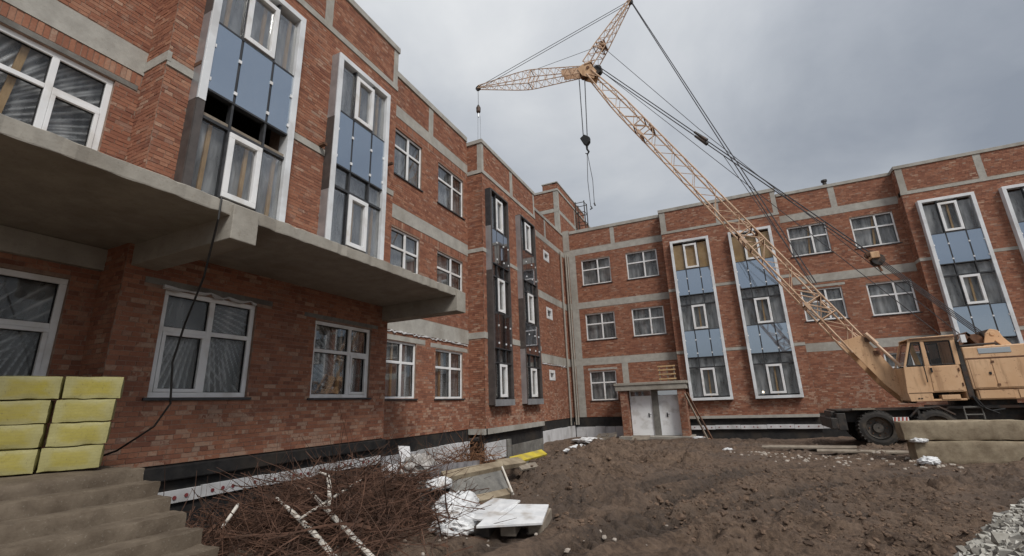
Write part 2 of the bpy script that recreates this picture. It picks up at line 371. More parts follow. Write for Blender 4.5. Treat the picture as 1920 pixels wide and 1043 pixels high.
def ground_fine(x, y):
    h = ground(x, y); near = np.exp(-((np.hypot(x, y-10))/16)**4)
    rk = 1-.8*sum(np.exp(-((-(x-a_)*math.sin(t_)+(y-b_)*math.cos(t_)+.25*np.sin(((x-a_)*math.cos(t_)+(y-b_)*math.sin(t_))*.5))/(w_*1.6))**4) for a_, b_, t_, w_, m_ in RUTS).clip(0, 1)
    near = near*rk
    rough = .05 + .10*sst(fbm(x*.35+3, y*.35, 3), .4, .65)
    h = h + near*rough*(fbm(x*1.5, y*1.5+5, 4)-.5)*1.5
    c = fbm(x*5.2+9, y*5.2, 3, .55); h = h + near*.075*np.clip(c-.52, 0, 1)*(.4+2.2*sst(fbm(x*.5+1, y*.5+7, 2), .42, .6))*2
    bil = lambda k, a, b: np.abs(2*vnoise(x*k+a+.6*vnoise(x*k*.7+b, y*k*.7), y*k+b+.6*vnoise(x*k*.7, y*k*.7+a))-1)
    patch = .45+.9*sst(fbm(x*.45+4, y*.45+2, 3), .38, .62)
    h = h + near*patch*(.16*bil(1.7, 3, 8)+.11*bil(3.9, 11, 5)+.07*bil(8.2, 7, 2)+.03*bil(15, 1, 9)-.14)
    for (x0, y0, a, w, am) in RUTS:
        h = h + rut(x, y, x0, y0, a, w, am)
    return h
def axis(a, b, st, far):
    mid = list(np.arange(a, b, st)); lo = []; hi = []; d = st
    p = a
    while p > -far: d *= 1.35; p -= d; lo.append(p)
    p = b; d = st
    while p < far: d *= 1.35; p += d; hi.append(p)
    return np.array(lo[::-1]+mid+hi)
gx = axis(-9.4, 8.5, .042, 900)
yy = [2.4]
while yy[-1] < 30: yy.append(yy[-1] + .026 + .0040*(yy[-1]-2.4))
lo = []; p, d = 2.4, .05
while p > -900: d *= 1.5; p -= d; lo.append(p)
hi = []; p, d = yy[-1], .15
while p < 900: d *= 1.5; p += d; hi.append(p)
gy = np.array(lo[::-1]+yy+hi)
X, Yg = np.meshgrid(gx, gy); Hh = ground_fine(X, Yg)
nx, ny = len(gx), len(gy); idx = np.arange(nx*ny).reshape(ny, nx)
F = np.stack([idx[:-1, :-1], idx[:-1, 1:], idx[1:, 1:], idx[1:, :-1]], -1).reshape(-1, 4)
me = fast_mesh('ground', np.stack([X, Yg, Hh], -1).reshape(-1, 3), F)
me.polygons.foreach_set('use_smooth', np.ones(len(F), bool))
def rut_mask(x, y):
    m = np.zeros_like(x)
    for (x0, y0, a, w, am) in RUTS:
        c, s = math.cos(a), math.sin(a); al = (x-x0)*c+(y-y0)*s; ac = -(x-x0)*s+(y-y0)*c+.25*np.sin(al*.5)
        m = np.maximum(m, np.exp(-(ac/(w*1.15))**4)*sst(al, 0, 1)*(1-sst(al, 8.5, 10)))
    return m*(.35+.65*sst(fbm(x*1.2+3, y*1.2, 3), .35, .6))
me.attributes.new('pressed', 'FLOAT', 'POINT').data.foreach_set('value', rut_mask(X, Yg).ravel().astype(np.float32))
go = link('ground', me, 'soil', None, (0, 0, 0)); go['kind'] = 'structure'; go['label'] = 'churned dark brown soil of the building site'
def gz(x, y): return float(ground(x, y))

# ------------------------------------------------------------------ the building
bld = empty('brick_building', (-9, 14, 1), 'unfinished L-shaped three storey red brick building with concrete bands', 'building')
def PT(ax, c):                       # (along, up, out) -> world for a wall facing +x ('x') or -y ('y')
    if ax == 'x': return lambda u, z, w: (c+w, u, z)
    if ax == 'n': return lambda u, z, w: (c-w, u, z)      # facing -x
    return lambda u, z, w: (u, c-w, z)
class LB(MB):                        # mesh builder working in wall coordinates
    def __init__(s, ax, c): super().__init__(); s.P = PT(ax, c)
    def b(s, u0, u1, z0, z1, w0, w1):
        P = s.P
        return s.add([P(u0, z0, w0), P(u1, z0, w0), P(u1, z0, w1), P(u0, z0, w1), P(u0, z1, w0), P(u1, z1, w0), P(u1, z1, w1), P(u0, z1, w1)],
                     ((0, 1, 2, 3), (4, 7, 6, 5), (0, 4, 5, 1), (1, 5, 6, 2), (2, 6, 7, 3), (3, 7, 4, 0)))
    def ring(s, u0, u1, z0, z1, t, w0, w1, tb=None):
        tb = t if tb is None else tb
        s.b(u0, u1, z1-t, z1, w0, w1); s.b(u0, u1, z0, z0+tb, w0, w1); s.b(u0, u0+t, z0+tb, z1-t, w0, w1); return s.b(u1-t, u1, z0+tb, z1-t, w0, w1)
WFREE = .010
CAND = []                            # whole bricks that may become objects of their own
def bricks_of(ax, c, u0, u1, z0, z1, holes, soldiers, pick):
    P = PT(ax, c); L = []
    def put(a, b, za, zb): L.append((a, b, za, zb))
    nrow = int((z1-z0)/.075)
    for r in range(nrow):
        za = z0 + r*.075 + .005; zb = za + .065
        iv = [(u0, u1)]
        for (a, b, ha, hb) in holes:
            if hb > za+.012 and ha < zb-.012:
                nv = []
                for (p, q) in iv:
                    if b <= p or a >= q: nv.append((p, q)); continue
                    if a-p > .03: nv.append((p, a))
                    if q-b > .03: nv.append((b, q))
                iv = nv
        ln = .12 if r % 3 == 2 else .25
        off = {0: 0, 1: .13, 2: .03, 3: .065, 4: .19, 5: .10}[r % 6] + random.uniform(-.012, .012)
        for (p, q) in iv:
            k = math.floor((p-off)/(ln+.01)); u = off + k*(ln+.01)
            while u < q:
                a = max(p+.004, u); b2 = min(q-.004, u+ln)
                if b2-a > .025: put(a, b2, za, zb)
                u += ln+.01
    for (a, b, ha, hb) in soldiers:
        u = a+.01
        while u+.08 < b: put(u, u+.068, ha+.006, hb-.006); u += .079
    if not L: return
    A = np.array(L); n = len(A)
    if pick:
        full = np.nonzero((A[:, 1]-A[:, 0] > .245))[0]
        for i in full: CAND.append((ax, c, A[i], pick, id(A)))
    return A
def brick_mesh(ax, c, A):
    n = len(A); w = .003 + RNG.random(n)*.0065; j = lambda s=.002: (RNG.random(n)-.5)*2*s
    a, b, z0, z1 = A.T; V = np.zeros((n, 8, 3))
    us = [a, b, b, a]; zs = [z0, z0, z1, z1]
    for k in range(4):
        V[:, k] = np.stack([us[k], zs[k], np.full(n, -.01)], -1)
        V[:, k+4] = np.stack([us[k]+j(), zs[k]+j(), w+j(.0018)], -1)
    W = np.empty_like(V)
    if ax == 'x': W[..., 0] = c+V[..., 2]; W[..., 1] = V[..., 0]; W[..., 2] = V[..., 1]
    elif ax == 'n': W[..., 0] = c-V[..., 2]; W[..., 1] = V[..., 0]; W[..., 2] = V[..., 1]
    else: W[..., 0] = V[..., 0]; W[..., 1] = c-V[..., 2]; W[..., 2] = V[..., 1]
    f = np.array([(4, 5, 6, 7), (0, 1, 5, 4), (1, 2, 6, 5), (2, 3, 7, 6), (3, 0, 4, 7)])
    F = (np.arange(n)*8)[:, None, None] + f[None]
    return W.reshape(-1, 3), F.reshape(-1, 4)
PENDING = []
def wall(ax, c, u0, u1, z0, z1, openings=(), bands=(), soldiers=(), thick=.36, parent=None, pick=False, name='wall'):
    """mortar core with real openings; bricks follow later as its children"""
    parent = parent or bld
    us = sorted({u0, u1, *[v for o in openings for v in o[:2] if u0 < v < u1]}); zs = sorted({z0, z1, *[v for o in openings for v in o[2:] if z0 < v < z1]})
    m = LB(ax, c)
    for i in range(len(us)-1):
        k = 0; um = (us[i]+us[i+1])/2
        while k < len(zs)-1:
            blocked = lambda zz: any(o[0] < um < o[1] and o[2] < zz < o[3] for o in openings)
            if blocked((zs[k]+zs[k+1])/2): k += 1; continue
            s = k
            while k < len(zs)-1 and not blocked((zs[k]+zs[k+1])/2): k += 1
            m.b(us[i], us[i+1], zs[s], zs[k], -thick, 0)
    o = m.build(name, 'mortar', parent)
    A = bricks_of(ax, c, u0, u1, z0, z1, list(openings)+list(bands)+list(soldiers), soldiers, o if pick else False)
    PENDING.append((ax, c, A, o)); return o
def band(ax, c, u0, u1, z0, z1, w=.012, name='concrete_beam', mat='concrete', d=.05):
    return LB(ax, c).b(u0, u1, z0, z1, -d, w).build(name, mat, bld)

def film_mesh(u0, u1, z0, z1, w, ax, c, amp=.03, fan=False):
    n = 80 if ax == 'x' and u1 < 15 else 40; P = PT(ax, c); U, Zz = np.meshgrid(np.linspace(0, 1, n), np.linspace(0, 1, n))
    W = np.zeros_like(U); FO = np.zeros_like(U)
    for _ in range(2 if fan else 1):
        px, pz = random.choice(((-.1, 1.1), (1.1, 1.1), (-.1, -.15), (1.1, -.1), (.5, 1.2))); ang = np.arctan2(Zz-pz, U-px); rr = np.hypot(U-px, Zz-pz)
        k = random.uniform(30, 60); R_ = (1-np.abs(np.sin(ang*k+random.uniform(0, 6)+.9*(fbm(U*2+k, Zz*2+k, 2)-.5))))**2.5*np.clip(rr, .2, 1)*sst(fbm(U*2.3+k*3, Zz*2.3, 2), .35, .6); R_ = R_*(1 if fan else .35); W += amp*.7*R_; FO = np.maximum(FO, R_)
    if not fan:                                            # hanging sheet: soft vertical drapes
        q = random.uniform(0, 50); D_ = fbm(U*(9+4*random.random())+q, Zz*1.1+q, 4, .55); W += amp*3*(D_-.5); FO = np.maximum(FO, .25+1.3*np.clip(D_-.42, 0, .5))
    W += amp*2.2*(fbm(U*3+random.uniform(0, 50), Zz*2, 3)-.5)
    V = [P(u0+(u1-u0)*U[i, j], z0+(z1-z0)*Zz[i, j], w+W[i, j]) for i in range(n) for j in range(n)]
    Fs = [(i*n+j, i*n+j+1, (i+1)*n+j+1, (i+1)*n+j) for i in range(n-1) for j in range(n-1)]
    return V, Fs, FO.ravel()
def add_film(parent, ax, c, u0, u1, z0, z1, w, amp=.03, fan=False):
    m = MB(); v_, f_, fo = film_mesh(u0, u1, z0, z1, w, ax, c, amp, fan); m.add(v_, f_); o = m.build('plastic_film', 'film', parent, smooth=True)
    o.data.attributes.new('fold', 'FLOAT', 'POINT').data.foreach_set('value', fo.astype(np.float32)); return o
def window(ax, c, u0, u1, z0, z1, split=.52, tz=.36, film=True, brace=(), sill=True, sash=None, t=.075, fan=False):
    """white frame with a mullion and a transom, four panes, site film behind"""
    m = LB(ax, c).ring(u0, u1, z0, z1, t, -.14, -.05)
    um = u0+(u1-u0)*split; zm = z1-(z1-z0)*tz
    m.b(um-.045, um+.045, z0+t, z1-t, -.137, -.047)
    m.b(u0+t, um-.045, zm-.04, zm+.04, -.134, -.05); m.b(um+.045, u1-t, zm-.04, zm+.04, -.134, -.05)
    o = m.build('window', 'white_pvc', bld, bevel=.006)
    cells = [(u0+t, um-.045, zm+.04, z1-t), (um+.045, u1-t, zm+.04, z1-t), (u0+t, um-.045, z0+t, zm-.04), (um+.045, u1-t, z0+t, zm-.04)]
    for i, (a, b, p, q) in enumerate(cells):
        if sash == i:
            LB(ax, c).ring(a+.002, b-.002, p+.002, q-.002, .055, -.125, -.035).build('sash', 'white_pvc', o, bevel=.005); a += .055; b -= .055; p += .055; q -= .055
        LB(ax, c).ring(a, b, p, q, .012, -.12, -.085).build('seal', 'rubber_seal', o)
        LB(ax, c).b(a+.004, b-.004, p+.004, q-.004, -.108, -.10).build('pane', 'glass', o)
    if film: add_film(o, ax, c, u0+.02, u1-.02, z0+.02, z1-.02, -.24, .03, fan)
    for (p, q, bw) in brace:
        MB().bar(PT(ax, c)(p, z0-.1, -.185), PT(ax, c)(q, z1+.1, -.185), .05, bw, up=(1, 0, 0) if ax == 'y' else (0, 1, 0)).build('timber_brace', 'timber', o)
    if sill: LB(ax, c).b(u0-.07, u1+.07, z0-.045, z0-.004, -.05, .05).build('sill', 'dark_alu', o)
    return o

def bay(ax, c, u0, u1, z0, z1, levels, out=.28, frame='white_metal', panel='blue_panel', fw=.14, clad=None, side=None, orange=(), open_tr=False, clips=True, sill_box=False, low_dark=None):
    """storey-high glazed bay in a box surround: levels = [('panel'|'glass'|'row', z0, z1)]"""
    ins = out-.05
    m = LB(ax, c)
    m.b(u0, u1, z1-fw, z1, 0, out); m.b(u0, u1, z0, z0+fw, 0, out)
    zc0 = low_dark if low_dark else z0+fw
    m.b(u0, u0+fw, zc0, z1-fw, 0, out); m.b(u1-fw, u1, z0+fw, z1-fw, 0, out)
    o = m.build('bay_window', frame, bld, bevel=.006)
    if low_dark: LB(ax, c).b(u0, u0+fw, z0+fw, low_dark-.003, 0, out-.012).build('uncovered_frame', 'brown_metal', o)
    for (za, zb, mt) in (side or ()):
        LB(ax, c).b(u0-.012, u0-.001, za, zb, .0, out-.03).build('side_cladding', mt, o)
    a0, a1 = u0+fw, u1-fw; w = a1-a0; c1, c2 = a0+.30*w, a0+.705*w
    mu = .022
    for cc in (c1, c2): LB(ax, c).b(cc-mu, cc+mu, z0+fw, z1-fw, ins-.13, ins-.004).build('mullion', 'dark_alu', o)
    cols = [(a0, c1-mu), (c1+mu, c2-mu), (c2+mu, a1)]
    for kind, p, q in levels:
        if kind == 'panel':
            for (a, b) in cols: LB(ax, c).b(a+.006, b-.006, p+.01, q-.01, ins-.03, ins+random.uniform(.0, .006)).build('panel', panel, o)
            if clips:
                for cc in (a0+.01, c1, c2, a1-.01):
                    for zz in (p+(q-p)*.12, p+(q-p)*.62): LB(ax, c).b(cc-.03, cc+.03, zz, zz+.07, ins+.006, ins+.025).build('clip', 'white_pvc', o)
            LB(ax, c).b(a0, a1, q-.01, q+.03, ins-.12, ins+.009).build('transom', 'dark_alu', o)
            LB(ax, c).b(a0, a1, p-.03, p+.01, ins-.12, ins+.011).build('transom', 'dark_alu', o)
        elif kind == 'row':
            for i, (a, b) in enumerate(cols):
                if open_tr: LB(ax, c).b(a, b, p+.05, p+.11, ins-.10, ins-.04).build('timber_rail', 'grey_timber', o)
                else: LB(ax, c).b(a, b, p+.03, q-.03, ins-.06, ins-.05).build('pane', 'glass', o)
            LB(ax, c).b(a0, a1, p-.03, p+.03, ins-.13, ins-.008).build('transom', 'dark_alu', o)
            if not open_tr: add_film(o, ax, c, a0, a1, p, q, ins-.22, .02)
        else:
            for i, (a, b) in enumerate(cols):
                if i == 1:
                    t = .105
                    LB(ax, c).ring(a-mu*.5, b+mu*.5, p+.03, q-.02, t, ins-.10, ins+.03).build('sash', 'white_pvc', o, bevel=.006)
                    a += t; b -= t; LB(ax, c).b(a, b, p+t+.03, q-t-.02, ins-.05, ins-.04).build('pane', 'glass', o)
                else: LB(ax, c).b(a, b, p+.02, q-.02, ins-.06, ins-.05).build('pane', 'glass', o)
            if kind == 'ply':
                LB(ax, c).b(a0, a1, p, q, ins-.095, ins-.08).build('plywood_board', 'plywood', o)
            else:
                add_film(o, ax, c, a0, a1, p, q, ins-.2, .03)
                cm = (c1+c2)/2
                for cc in orange: MB().bar(PT(ax, c)(a0+cc*w, p-.1, ins-.135), PT(ax, c)(a0+cc*w+.03, q+.05, ins-.135), .05, .07, up=(1, 0, 0) if ax == 'y' else (0, 1, 0)).build('timber_brace', 'timber', o)
    if sill_box: LB(ax, c).b(u0+.005, u1+.02, z0-.02, z0+.22, out-.02, out+.012).build('sill_box', 'galvanised', o)
    return o
AR, A1, DD, DR = -9.0, -8.29, 27.8, 27.2
# ---- left wing: recess / risalit / recess / risalit / recess, going away from the camera
def inset(b, k=.12): return (b[0]+k, b[1]-k, b[2]+k, b[3]-k)
def bead(ax, c, u0, u1, z):                        # squeezed out mortar under a beam
    m = MB(); P = PT(ax, c); u = u0
    pts = []
    while u < u1: pts.append(P(u, z+random.uniform(-.035, .03), .02)); u += .11
    m.tube(pts, [random.uniform(.012, .045) for _ in pts], 5); m.build('mortar_bead', 'foam_board', bld)
# first recess with two wide windows
wUL = (1.30, 3.18, 5.95, 7.67); w0 = (1.33, 3.20, 2.22, 4.07)
wall('x', AR, -5, 3.55, 1.2, 13.3, [wUL, w0], [(-5, 3.55, 8.03, 8.52), (-5, 3.55, 4.30, 4.86), (-5, 3.55, 11.55, 11.95), (1.0, 3.5, 7.68, 7.78)], [(1.0, 3.54, 7.785, 8.025)], pick=True)
band('x', AR, -5, 3.55, 8.03, 8.52, .02); band('x', AR, -5, 3.55, 4.28, 4.63, .10); band('x', AR, -5, 3.55, 11.55, 11.95)
band('x', AR, 1.0, 3.5, 7.68, 7.78, .012, 'lintel', 'grey_slab')
window('x', AR, *wUL, split=.60, tz=.37, brace=((1.98, 2.12, .09), ), sash=3, t=.09, fan=True)
window('x', AR, *w0, split=.5, tz=.40, sash=3, t=.09, fan=True)
# near risalit: two glazed bays over the canopy, two windows under it
b1 = (4.00, 6.02, 4.87, 11.08); b2 = (7.11, 9.09, 4.87, 11.02); w1 = (4.17, 5.82, 2.27, 4.03); w2 = (7.27, 9.07, 2.25, 3.96)
wall('x', A1, 3.55, 9.68, 1.24, 13.12, [inset(b1), inset(b2), w1, w2],
     [b1, b2, (3.5, 9.7, 11.67, 11.84), (3.5, 9.7, 8.02, 8.18), (9.48, 9.68, 11.84, 13.2), (6.75, 7.0, 11.84, 13.2), (3.85, 6.15, 4.07, 4.17), (6.95, 9.3, 4.0, 4.09)], pick=True)
wall('y', 3.55, AR, A1-.004, 1.2, 13.12, [], [(-9.1, -8, 8.10, 8.30), (-9.1, -8, 11.67, 11.84)], thick=.3, pick=True)
for a, b_ in ((3.55, 4.0), (6.02, 7.11), (9.09, 9.68)): band('x', A1, a, b_, 8.02, 8.18, .025)
LB('y', 3.55).b(AR, A1+.03, 8.10, 8.30, -.05, .02).build('concrete_beam', 'concrete', bld)
band('x', A1, 3.55, 9.70, 11.67, 11.84, .03); LB('y', 3.55).b(AR, A1, 11.67, 11.84, -.05, .02).build('concrete_beam', 'concrete', bld)
for a, b_ in ((9.48, 9.68), (6.75, 7.0)): band('x', A1, a, b_, 11.84, 13.12, .012, 'concrete_column')
MB().box(-9.2, A1+.05, 3.5, 9.73, 13.12, 13.32).build('parapet_cap', 'concrete', bld, bevel=.01)
MB().box(-9.4, AR+.04, -5, 3.5, 13.3, 13.46).build('parapet_cap', 'concrete', bld)
LN = [('panel', 4.95, 5.80), ('glass', 5.84, 7.24), ('row', 7.27, 7.82), ('panel', 7.86, 9.36), ('glass', 9.40, 10.78)]
bay('x', A1, *b1, LN, low_dark=7.55, open_tr=True, orange=(.12, .55, .9), side=((7.55, 9.5, 'galvanised'), (9.5, 9.95, 'brown_metal'), (9.95, 11.05, 'galvanised'), (4.9, 7.54, 'brown_metal')))
bay('x', A1, *b2, LN, orange=(.45, .86), side=((4.9, 7.1, 'galvanised'), (7.11, 9.1, 'brown_metal'), (9.11, 11.0, 'galvanised')))
window('x', A1, *w1, split=.50, tz=.375, sash=2, t=.085, fan=True)
window('x', A1, *w2, split=.62, tz=.39, brace=((8.2, 8.22, .06), ), sash=3, t=.08, fan=True)
LB('x', A1).b(3.98, 4.10, 8.28, 8.36, .0, .22).build('steel_bracket', 'rusty_steel', bld)
LB('x', A1).b(6.9, 7.0, 8.2, 8.26, .0, .2).build('steel_bracket', 'rusty_steel', bld)
LB('x', A1).b(9.3, 9.36, 8.85, 8.91, .0, .25).build('steel_bracket', 'rusty_steel', bld)
band('x', A1, 3.85, 6.15, 4.07, 4.17, .007, 'lintel', 'grey_slab'); band('x', A1, 6.95, 9.3, 4.0, 4.09, .007, 'lintel', 'grey_slab')
bead('x', A1, 4.12, 5.86, 4.06)
# second recess: six windows
rw = [(10.17, 12.0, 9.39, 11.09), (13.04, 14.87, 9.36, 11.06), (10.17, 11.98, 5.84, 7.52), (13.03, 14.81, 5.80, 7.46), (10.1, 11.93, 2.23, 3.93), (13.0, 14.78, 2.22, 3.88)]
wall('x', AR, 9.68, 15.2, 1.12, 13.08, rw, [(9.6, 15.3, 11.53, 11.95), (9.6, 15.3, 7.83, 8.3), (9.6, 15.3, 4.24, 4.77), (12.37, 12.66, 11.95, 13.2), (10.0, 12.4, 3.95, 4.1), (12.7, 15.2, 3.92, 4.06)],
     [(9.8, 15.1, 11.28, 11.52), (9.8, 15.1, 7.58, 7.82)], pick=True)
for z0, z1 in ((11.53, 11.95), (7.83, 8.3), (4.24, 4.77)): band('x', AR, 9.68, 15.2, z0, z1, .016)
band('x', AR, 12.37, 12.66, 11.95, 13.08, .01, 'concrete_column')
band('x', AR, 10.0, 12.4, 3.95, 4.1, .008, 'lintel'); band('x', AR, 12.7, 15.1, 3.92, 4.06, .008, 'lintel')
MB().box(-9.4, AR+.05, 9.73, 15.15, 13.08, 13.30).build('parapet_cap', 'concrete', bld, bevel=.01)
for i, w in enumerate(rw): window('x', AR, *w, split=(.6, .575, .6, .55, .62, .56)[i], tz=.37, brace=((), (), (), (), ((10.95, 10.95, .06), ), ((13.5, 13.5, .07), ))[i], t=.065)
bead('x', AR, 9.8, 15.1, 4.2)
# far risalit with two dark bays
ba = (15.46, 17.15, 1.93, 10.80); bb = (18.50, 20.30, 1.93, 10.74)
wall('x', A1, 15.2, 21.05, 1.13, 12.87, [inset(ba), inset(bb)], [ba, bb, (15, 21.1, 11.45, 11.62), (15, 21.1, 7.94, 8.1), (15, 21.1, 4.43, 4.67), (15.2, 15.36, 11.6, 13), (17.97, 18.28, 11.6, 13), (20.87, 21.05, 11.6, 13)])
wall('y', 15.2, AR, A1-.004, 1.13, 12.87, [], [(-9, -8, 11.45, 11.62), (-9, -8, 7.94, 8.1), (-9, -8, 4.43, 4.67), (-8.5, -8.29, 11.62, 13)], thick=.3)
for z0, z1 in ((11.45, 11.62), (7.94, 8.1), (4.43, 4.67)):
    LB('y', 15.2).b(AR, A1+.028, z0, z1, -.05, .025).build('concrete_beam', 'concrete', bld)
    if z0 > 11: band('x', A1, 15.2, 21.05, z0, z1, .03)
    else:
        for a, b_ in ((15.2, 15.46), (17.15, 18.5), (20.3, 21.05)): band('x', A1, a, b_, z0, z1, .025)
for a, b_ in ((15.2, 15.36), (17.97, 18.28), (20.87, 21.05)): band('x', A1, a, b_, 11.62, 12.87, .012, 'concrete_column')
LB('y', 15.2).b(-8.5, A1, 11.62, 12.87, -.05, .012).build('concrete_column', 'concrete', bld)
MB().box(-9.3, A1+.05, 15.15, 21.1, 12.87, 13.05).build('parapet_cap', 'concrete', bld, bevel=.01)
LF = [('glass', 2.2, 3.5), ('row', 3.53, 4.06), ('panel', 4.1, 5.5), ('glass', 5.54, 6.98), ('row', 7.0, 7.5), ('panel', 7.55, 9.02), ('glass', 9.06, 10.55)]
bay('x', A1, *ba, LF, frame='brown_metal', panel='dark_panel', fw=.07, sill_box=True, side=((1.95, 7.2, 'brown_metal'), (7.2, 9.1, 'galvanised'), (9.1, 10.8, 'dark_alu')), orange=(.5, ))
bay('x', A1, *bb, LF, frame='brown_metal', panel='dark_panel', fw=.07, sill_box=True, side=((1.95, 4.3, 'galvanised'), (4.3, 6.6, 'brown_metal'), (6.6, 10.7, 'galvanised')), orange=(.5, ))
band('x', A1, 15.0, 20.9, .93, 1.13, .05, 'floor_beam')
LB('y', 15.2).b(AR, A1+.05, .93, 1.13, -.05, .05).build('floor_beam', 'concrete', bld)
# third recess with three little openings, up to the inner corner
sw = [(23.94, 24.84, 10.12, 10.74), (23.95, 24.88, 6.60, 7.27), (23.88, 24.77, 3.14, 3.70)]
wall('x', AR, 21.05, 27.8, 1.03, 12.82, [inset(w, .0) for w in sw], [(21, 28, 11.28, 11.62), (21, 28, 7.65, 8.06), (21, 28, 4.05, 4.52), (24.3, 24.55, 11.6, 13), (27.0, 27.35, 1, 11.3)])
for z0, z1 in ((11.28, 11.62), (7.65, 8.06), (4.05, 4.52)): band('x', AR, 21.05, 27.8, z0, z1, .016)
band('x', AR, 24.3, 24.55, 11.62, 12.82, .01, 'concrete_column')
for z0, z1 in ((1.03, 4.05), (4.52, 7.65), (8.06, 11.28)): band('x', AR, 27.0, 27.35, z0, z1, .008, 'concrete_column')
MB().box(-9.4, AR+.05, 21.1, 27.75, 12.82, 13.0).build('parapet_cap', 'concrete', bld)
for w in sw:
    o = LB('x', AR).ring(*w, .16, -.10, .03).build('window', 'white_pvc', bld, bevel=.006)
    LB('x', AR).b(w[0]+.16, w[1]-.16, w[2]+.16, w[3]-.16, -.08, -.07).build('pane', 'glass', o)
bead('x', AR, 21.3, 27.0, 4.0)
# ---- right wing
r3 = [(-7.82, -5.93, 9.18, 10.88), (-4.91, -3.03, 9.17, 10.88), (-7.82, -5.96, 5.62, 7.29), (-4.91, -3.03, 5.62, 7.30), (-7.82, -6.20, 1.98, 3.71)]
wall('y', DD, AR, -2.55, 1.03, 12.85, r3, [(-9, -2, 11.29, 11.70), (-9, -2, 7.68, 8.08), (-9, -2, 4.09, 4.52), (-8.65, -8.2, 1, 11.3), (-5.8, -5.44, 2.4, 4.1), (-5.76, -5.5, 11.7, 13), (-9, -8.55, 11.7, 13)])
for z0, z1 in ((11.29, 11.70), (7.68, 8.08), (4.09, 4.52)): band('y', DD, AR+.02, -2.55, z0, z1, .016)
for z0, z1 in ((1.03, 4.09), (4.52, 7.68), (8.08, 11.29)): band('y', DD, -8.65, -8.2, z0, z1, .01, 'concrete_column')
band('y', DD, -5.8, -5.44, 2.4, 4.09, .01, 'concrete_column'); band('y', DD, -5.76, -5.5, 11.70, 12.85, .01, 'concrete_column')
band('y', DD, AR+.02, -8.55, 11.70, 13.15, .03, 'concrete_column')
MB().box(-8.5, -2.6, DD-.05, DD+.4, 12.85, 13.06).build('parapet_cap', 'concrete', bld, bevel=.01)
for i, w in enumerate(r3): window('y', DD, *w, split=(.56, .57, .56, .57, .52)[i], tz=.40, t=.07)
band('y', DD, -7.9, -6.1, 3.78, 3.9, .01, 'lintel')
R1 = (-2.13, -.03, 1.80, 10.88); R2 = (1.00, 3.12, 1.80, 10.86); R3 = (9.44, 11.54, 1.80, 10.85); R4 = (12.50, 14.60, 1.80, 10.85)
wall('y', DR, -2.55, 3.65, 1.0, 12.88, [inset(R1), inset(R2)], [R1, R2, (-3, 4, 11.49, 11.63), (-3, 4, 7.93, 8.07), (-3, 4, 4.34, 4.48), (-2.55, -2.23, 11.6, 13), (.53, .76, 11.6, 13), (3.42, 3.65, 11.6, 13)])
band('y', DR, -2.57, 3.67, 11.49, 11.63, .03)
for z0, z1 in ((7.93, 8.07), (4.34, 4.48)):
    for a, b_ in ((-2.55, -2.13), (-.03, 1.0), (3.12, 3.65)): band('y', DR, a, b_, z0, z1, .02)
for a, b_ in ((-2.55, -2.23), (.53, .76), (3.42, 3.65)): band('y', DR, a, b_, 11.63, 12.88, .012, 'concrete_column')
MB().box(-2.6, 3.7, DR-.05, DR+.9, 12.88, 13.08).build('parapet_cap', 'concrete', bld, bevel=.01)
LRp = [('glass', 2.0, 3.5), ('row', 3.53, 4.04), ('panel', 4.08, 5.54), ('glass', 5.58, 6.98), ('row', 7.01, 7.54), ('panel', 7.58, 9.06), ('glass', 9.10, 10.60)]
LRo = LRp[:-1] + [('ply', 9.10, 10.60)]
bay('y', DR, *R1, LRo, orange=(.5, )); bay('y', DR, *R2, LRo, orange=(.5, ))
band('y', DR, -2.55, 3.65, .86, 1.0, .06, 'floor_beam')
rr = [(3.96, 5.78, 9.14, 10.83), (6.84, 8.66, 9.13, 10.82), (4.0, 5.82, 5.60, 7.25), (6.85, 8.68, 5.58, 7.22), (6.86, 8.68, 2.03, 3.72)]
wall('y', DD, 3.65, 9.0, 1.03, 12.75, rr, [(3, 9.1, 11.17, 11.56), (3, 9.1, 7.60, 8.02), (3, 9.1, 4.02, 4.45), (6.2, 6.48, 11.5, 13), (4.1, 6.0, 7.33, 7.45)])
for z0, z1 in ((11.17, 11.56), (7.60, 8.02), (4.02, 4.45)): band('y', DD, 3.65, 9.0, z0, z1, .016)
band('y', DD, 4.1, 6.0, 7.33, 7.45, .02, 'lintel'); band('y', DD, 6.2, 6.48, 11.56, 12.75, .01, 'concrete_column')
MB().box(3.75, 9.0, DD-.05, DD+.4, 12.75, 12.92).build('parapet_cap', 'concrete', bld, bevel=.01)
for i, w in enumerate(rr): window('y', DD, *w, split=(.60, .58, .60, .60, .6)[i], tz=.40, brace=(((4.8, 5.0, .08), ), ((7.65, 7.85, .09), ), (), (), ())[i], t=.07)
wall('y', DR, 9.0, 18.5, 1.0, 12.78, [inset(R3), inset(R4)], [R3, R4, (8.9, 19, 11.36, 11.52), (8.9, 19, 7.90, 8.05), (8.9, 19, 4.34, 4.48), (9.0, 9.28, 11.5, 13), (12.0, 12.28, 11.5, 13)])
wall('n', 9.0, DR+.004, DD, 1.0, 12.78, [], [(27, 28, 11.36, 11.52), (27, 28, 7.9, 8.05)], thick=.3)
band('y', DR, 8.98, 18.5, 11.36, 11.52, .03)
for z0, z1 in ((7.9, 8.05), (4.34, 4.48)):
    for a, b_ in ((9.0, 9.44), (11.54, 12.5), (14.6, 18.5)): band('y', DR, a, b_, z0, z1, .02)
for a, b_ in ((9.0, 9.28), (12.0, 12.28)): band('y', DR, a, b_, 11.52, 12.78, .012, 'concrete_column')
MB().box(8.95, 18.5, DR-.05, DR+.9, 12.78, 12.95).build('parapet_cap', 'concrete', bld, bevel=.01)
bay('y', DR, *R3, LRp, orange=(.5, )); bay('y', DR, *R4, LRp, orange=(.5, ))
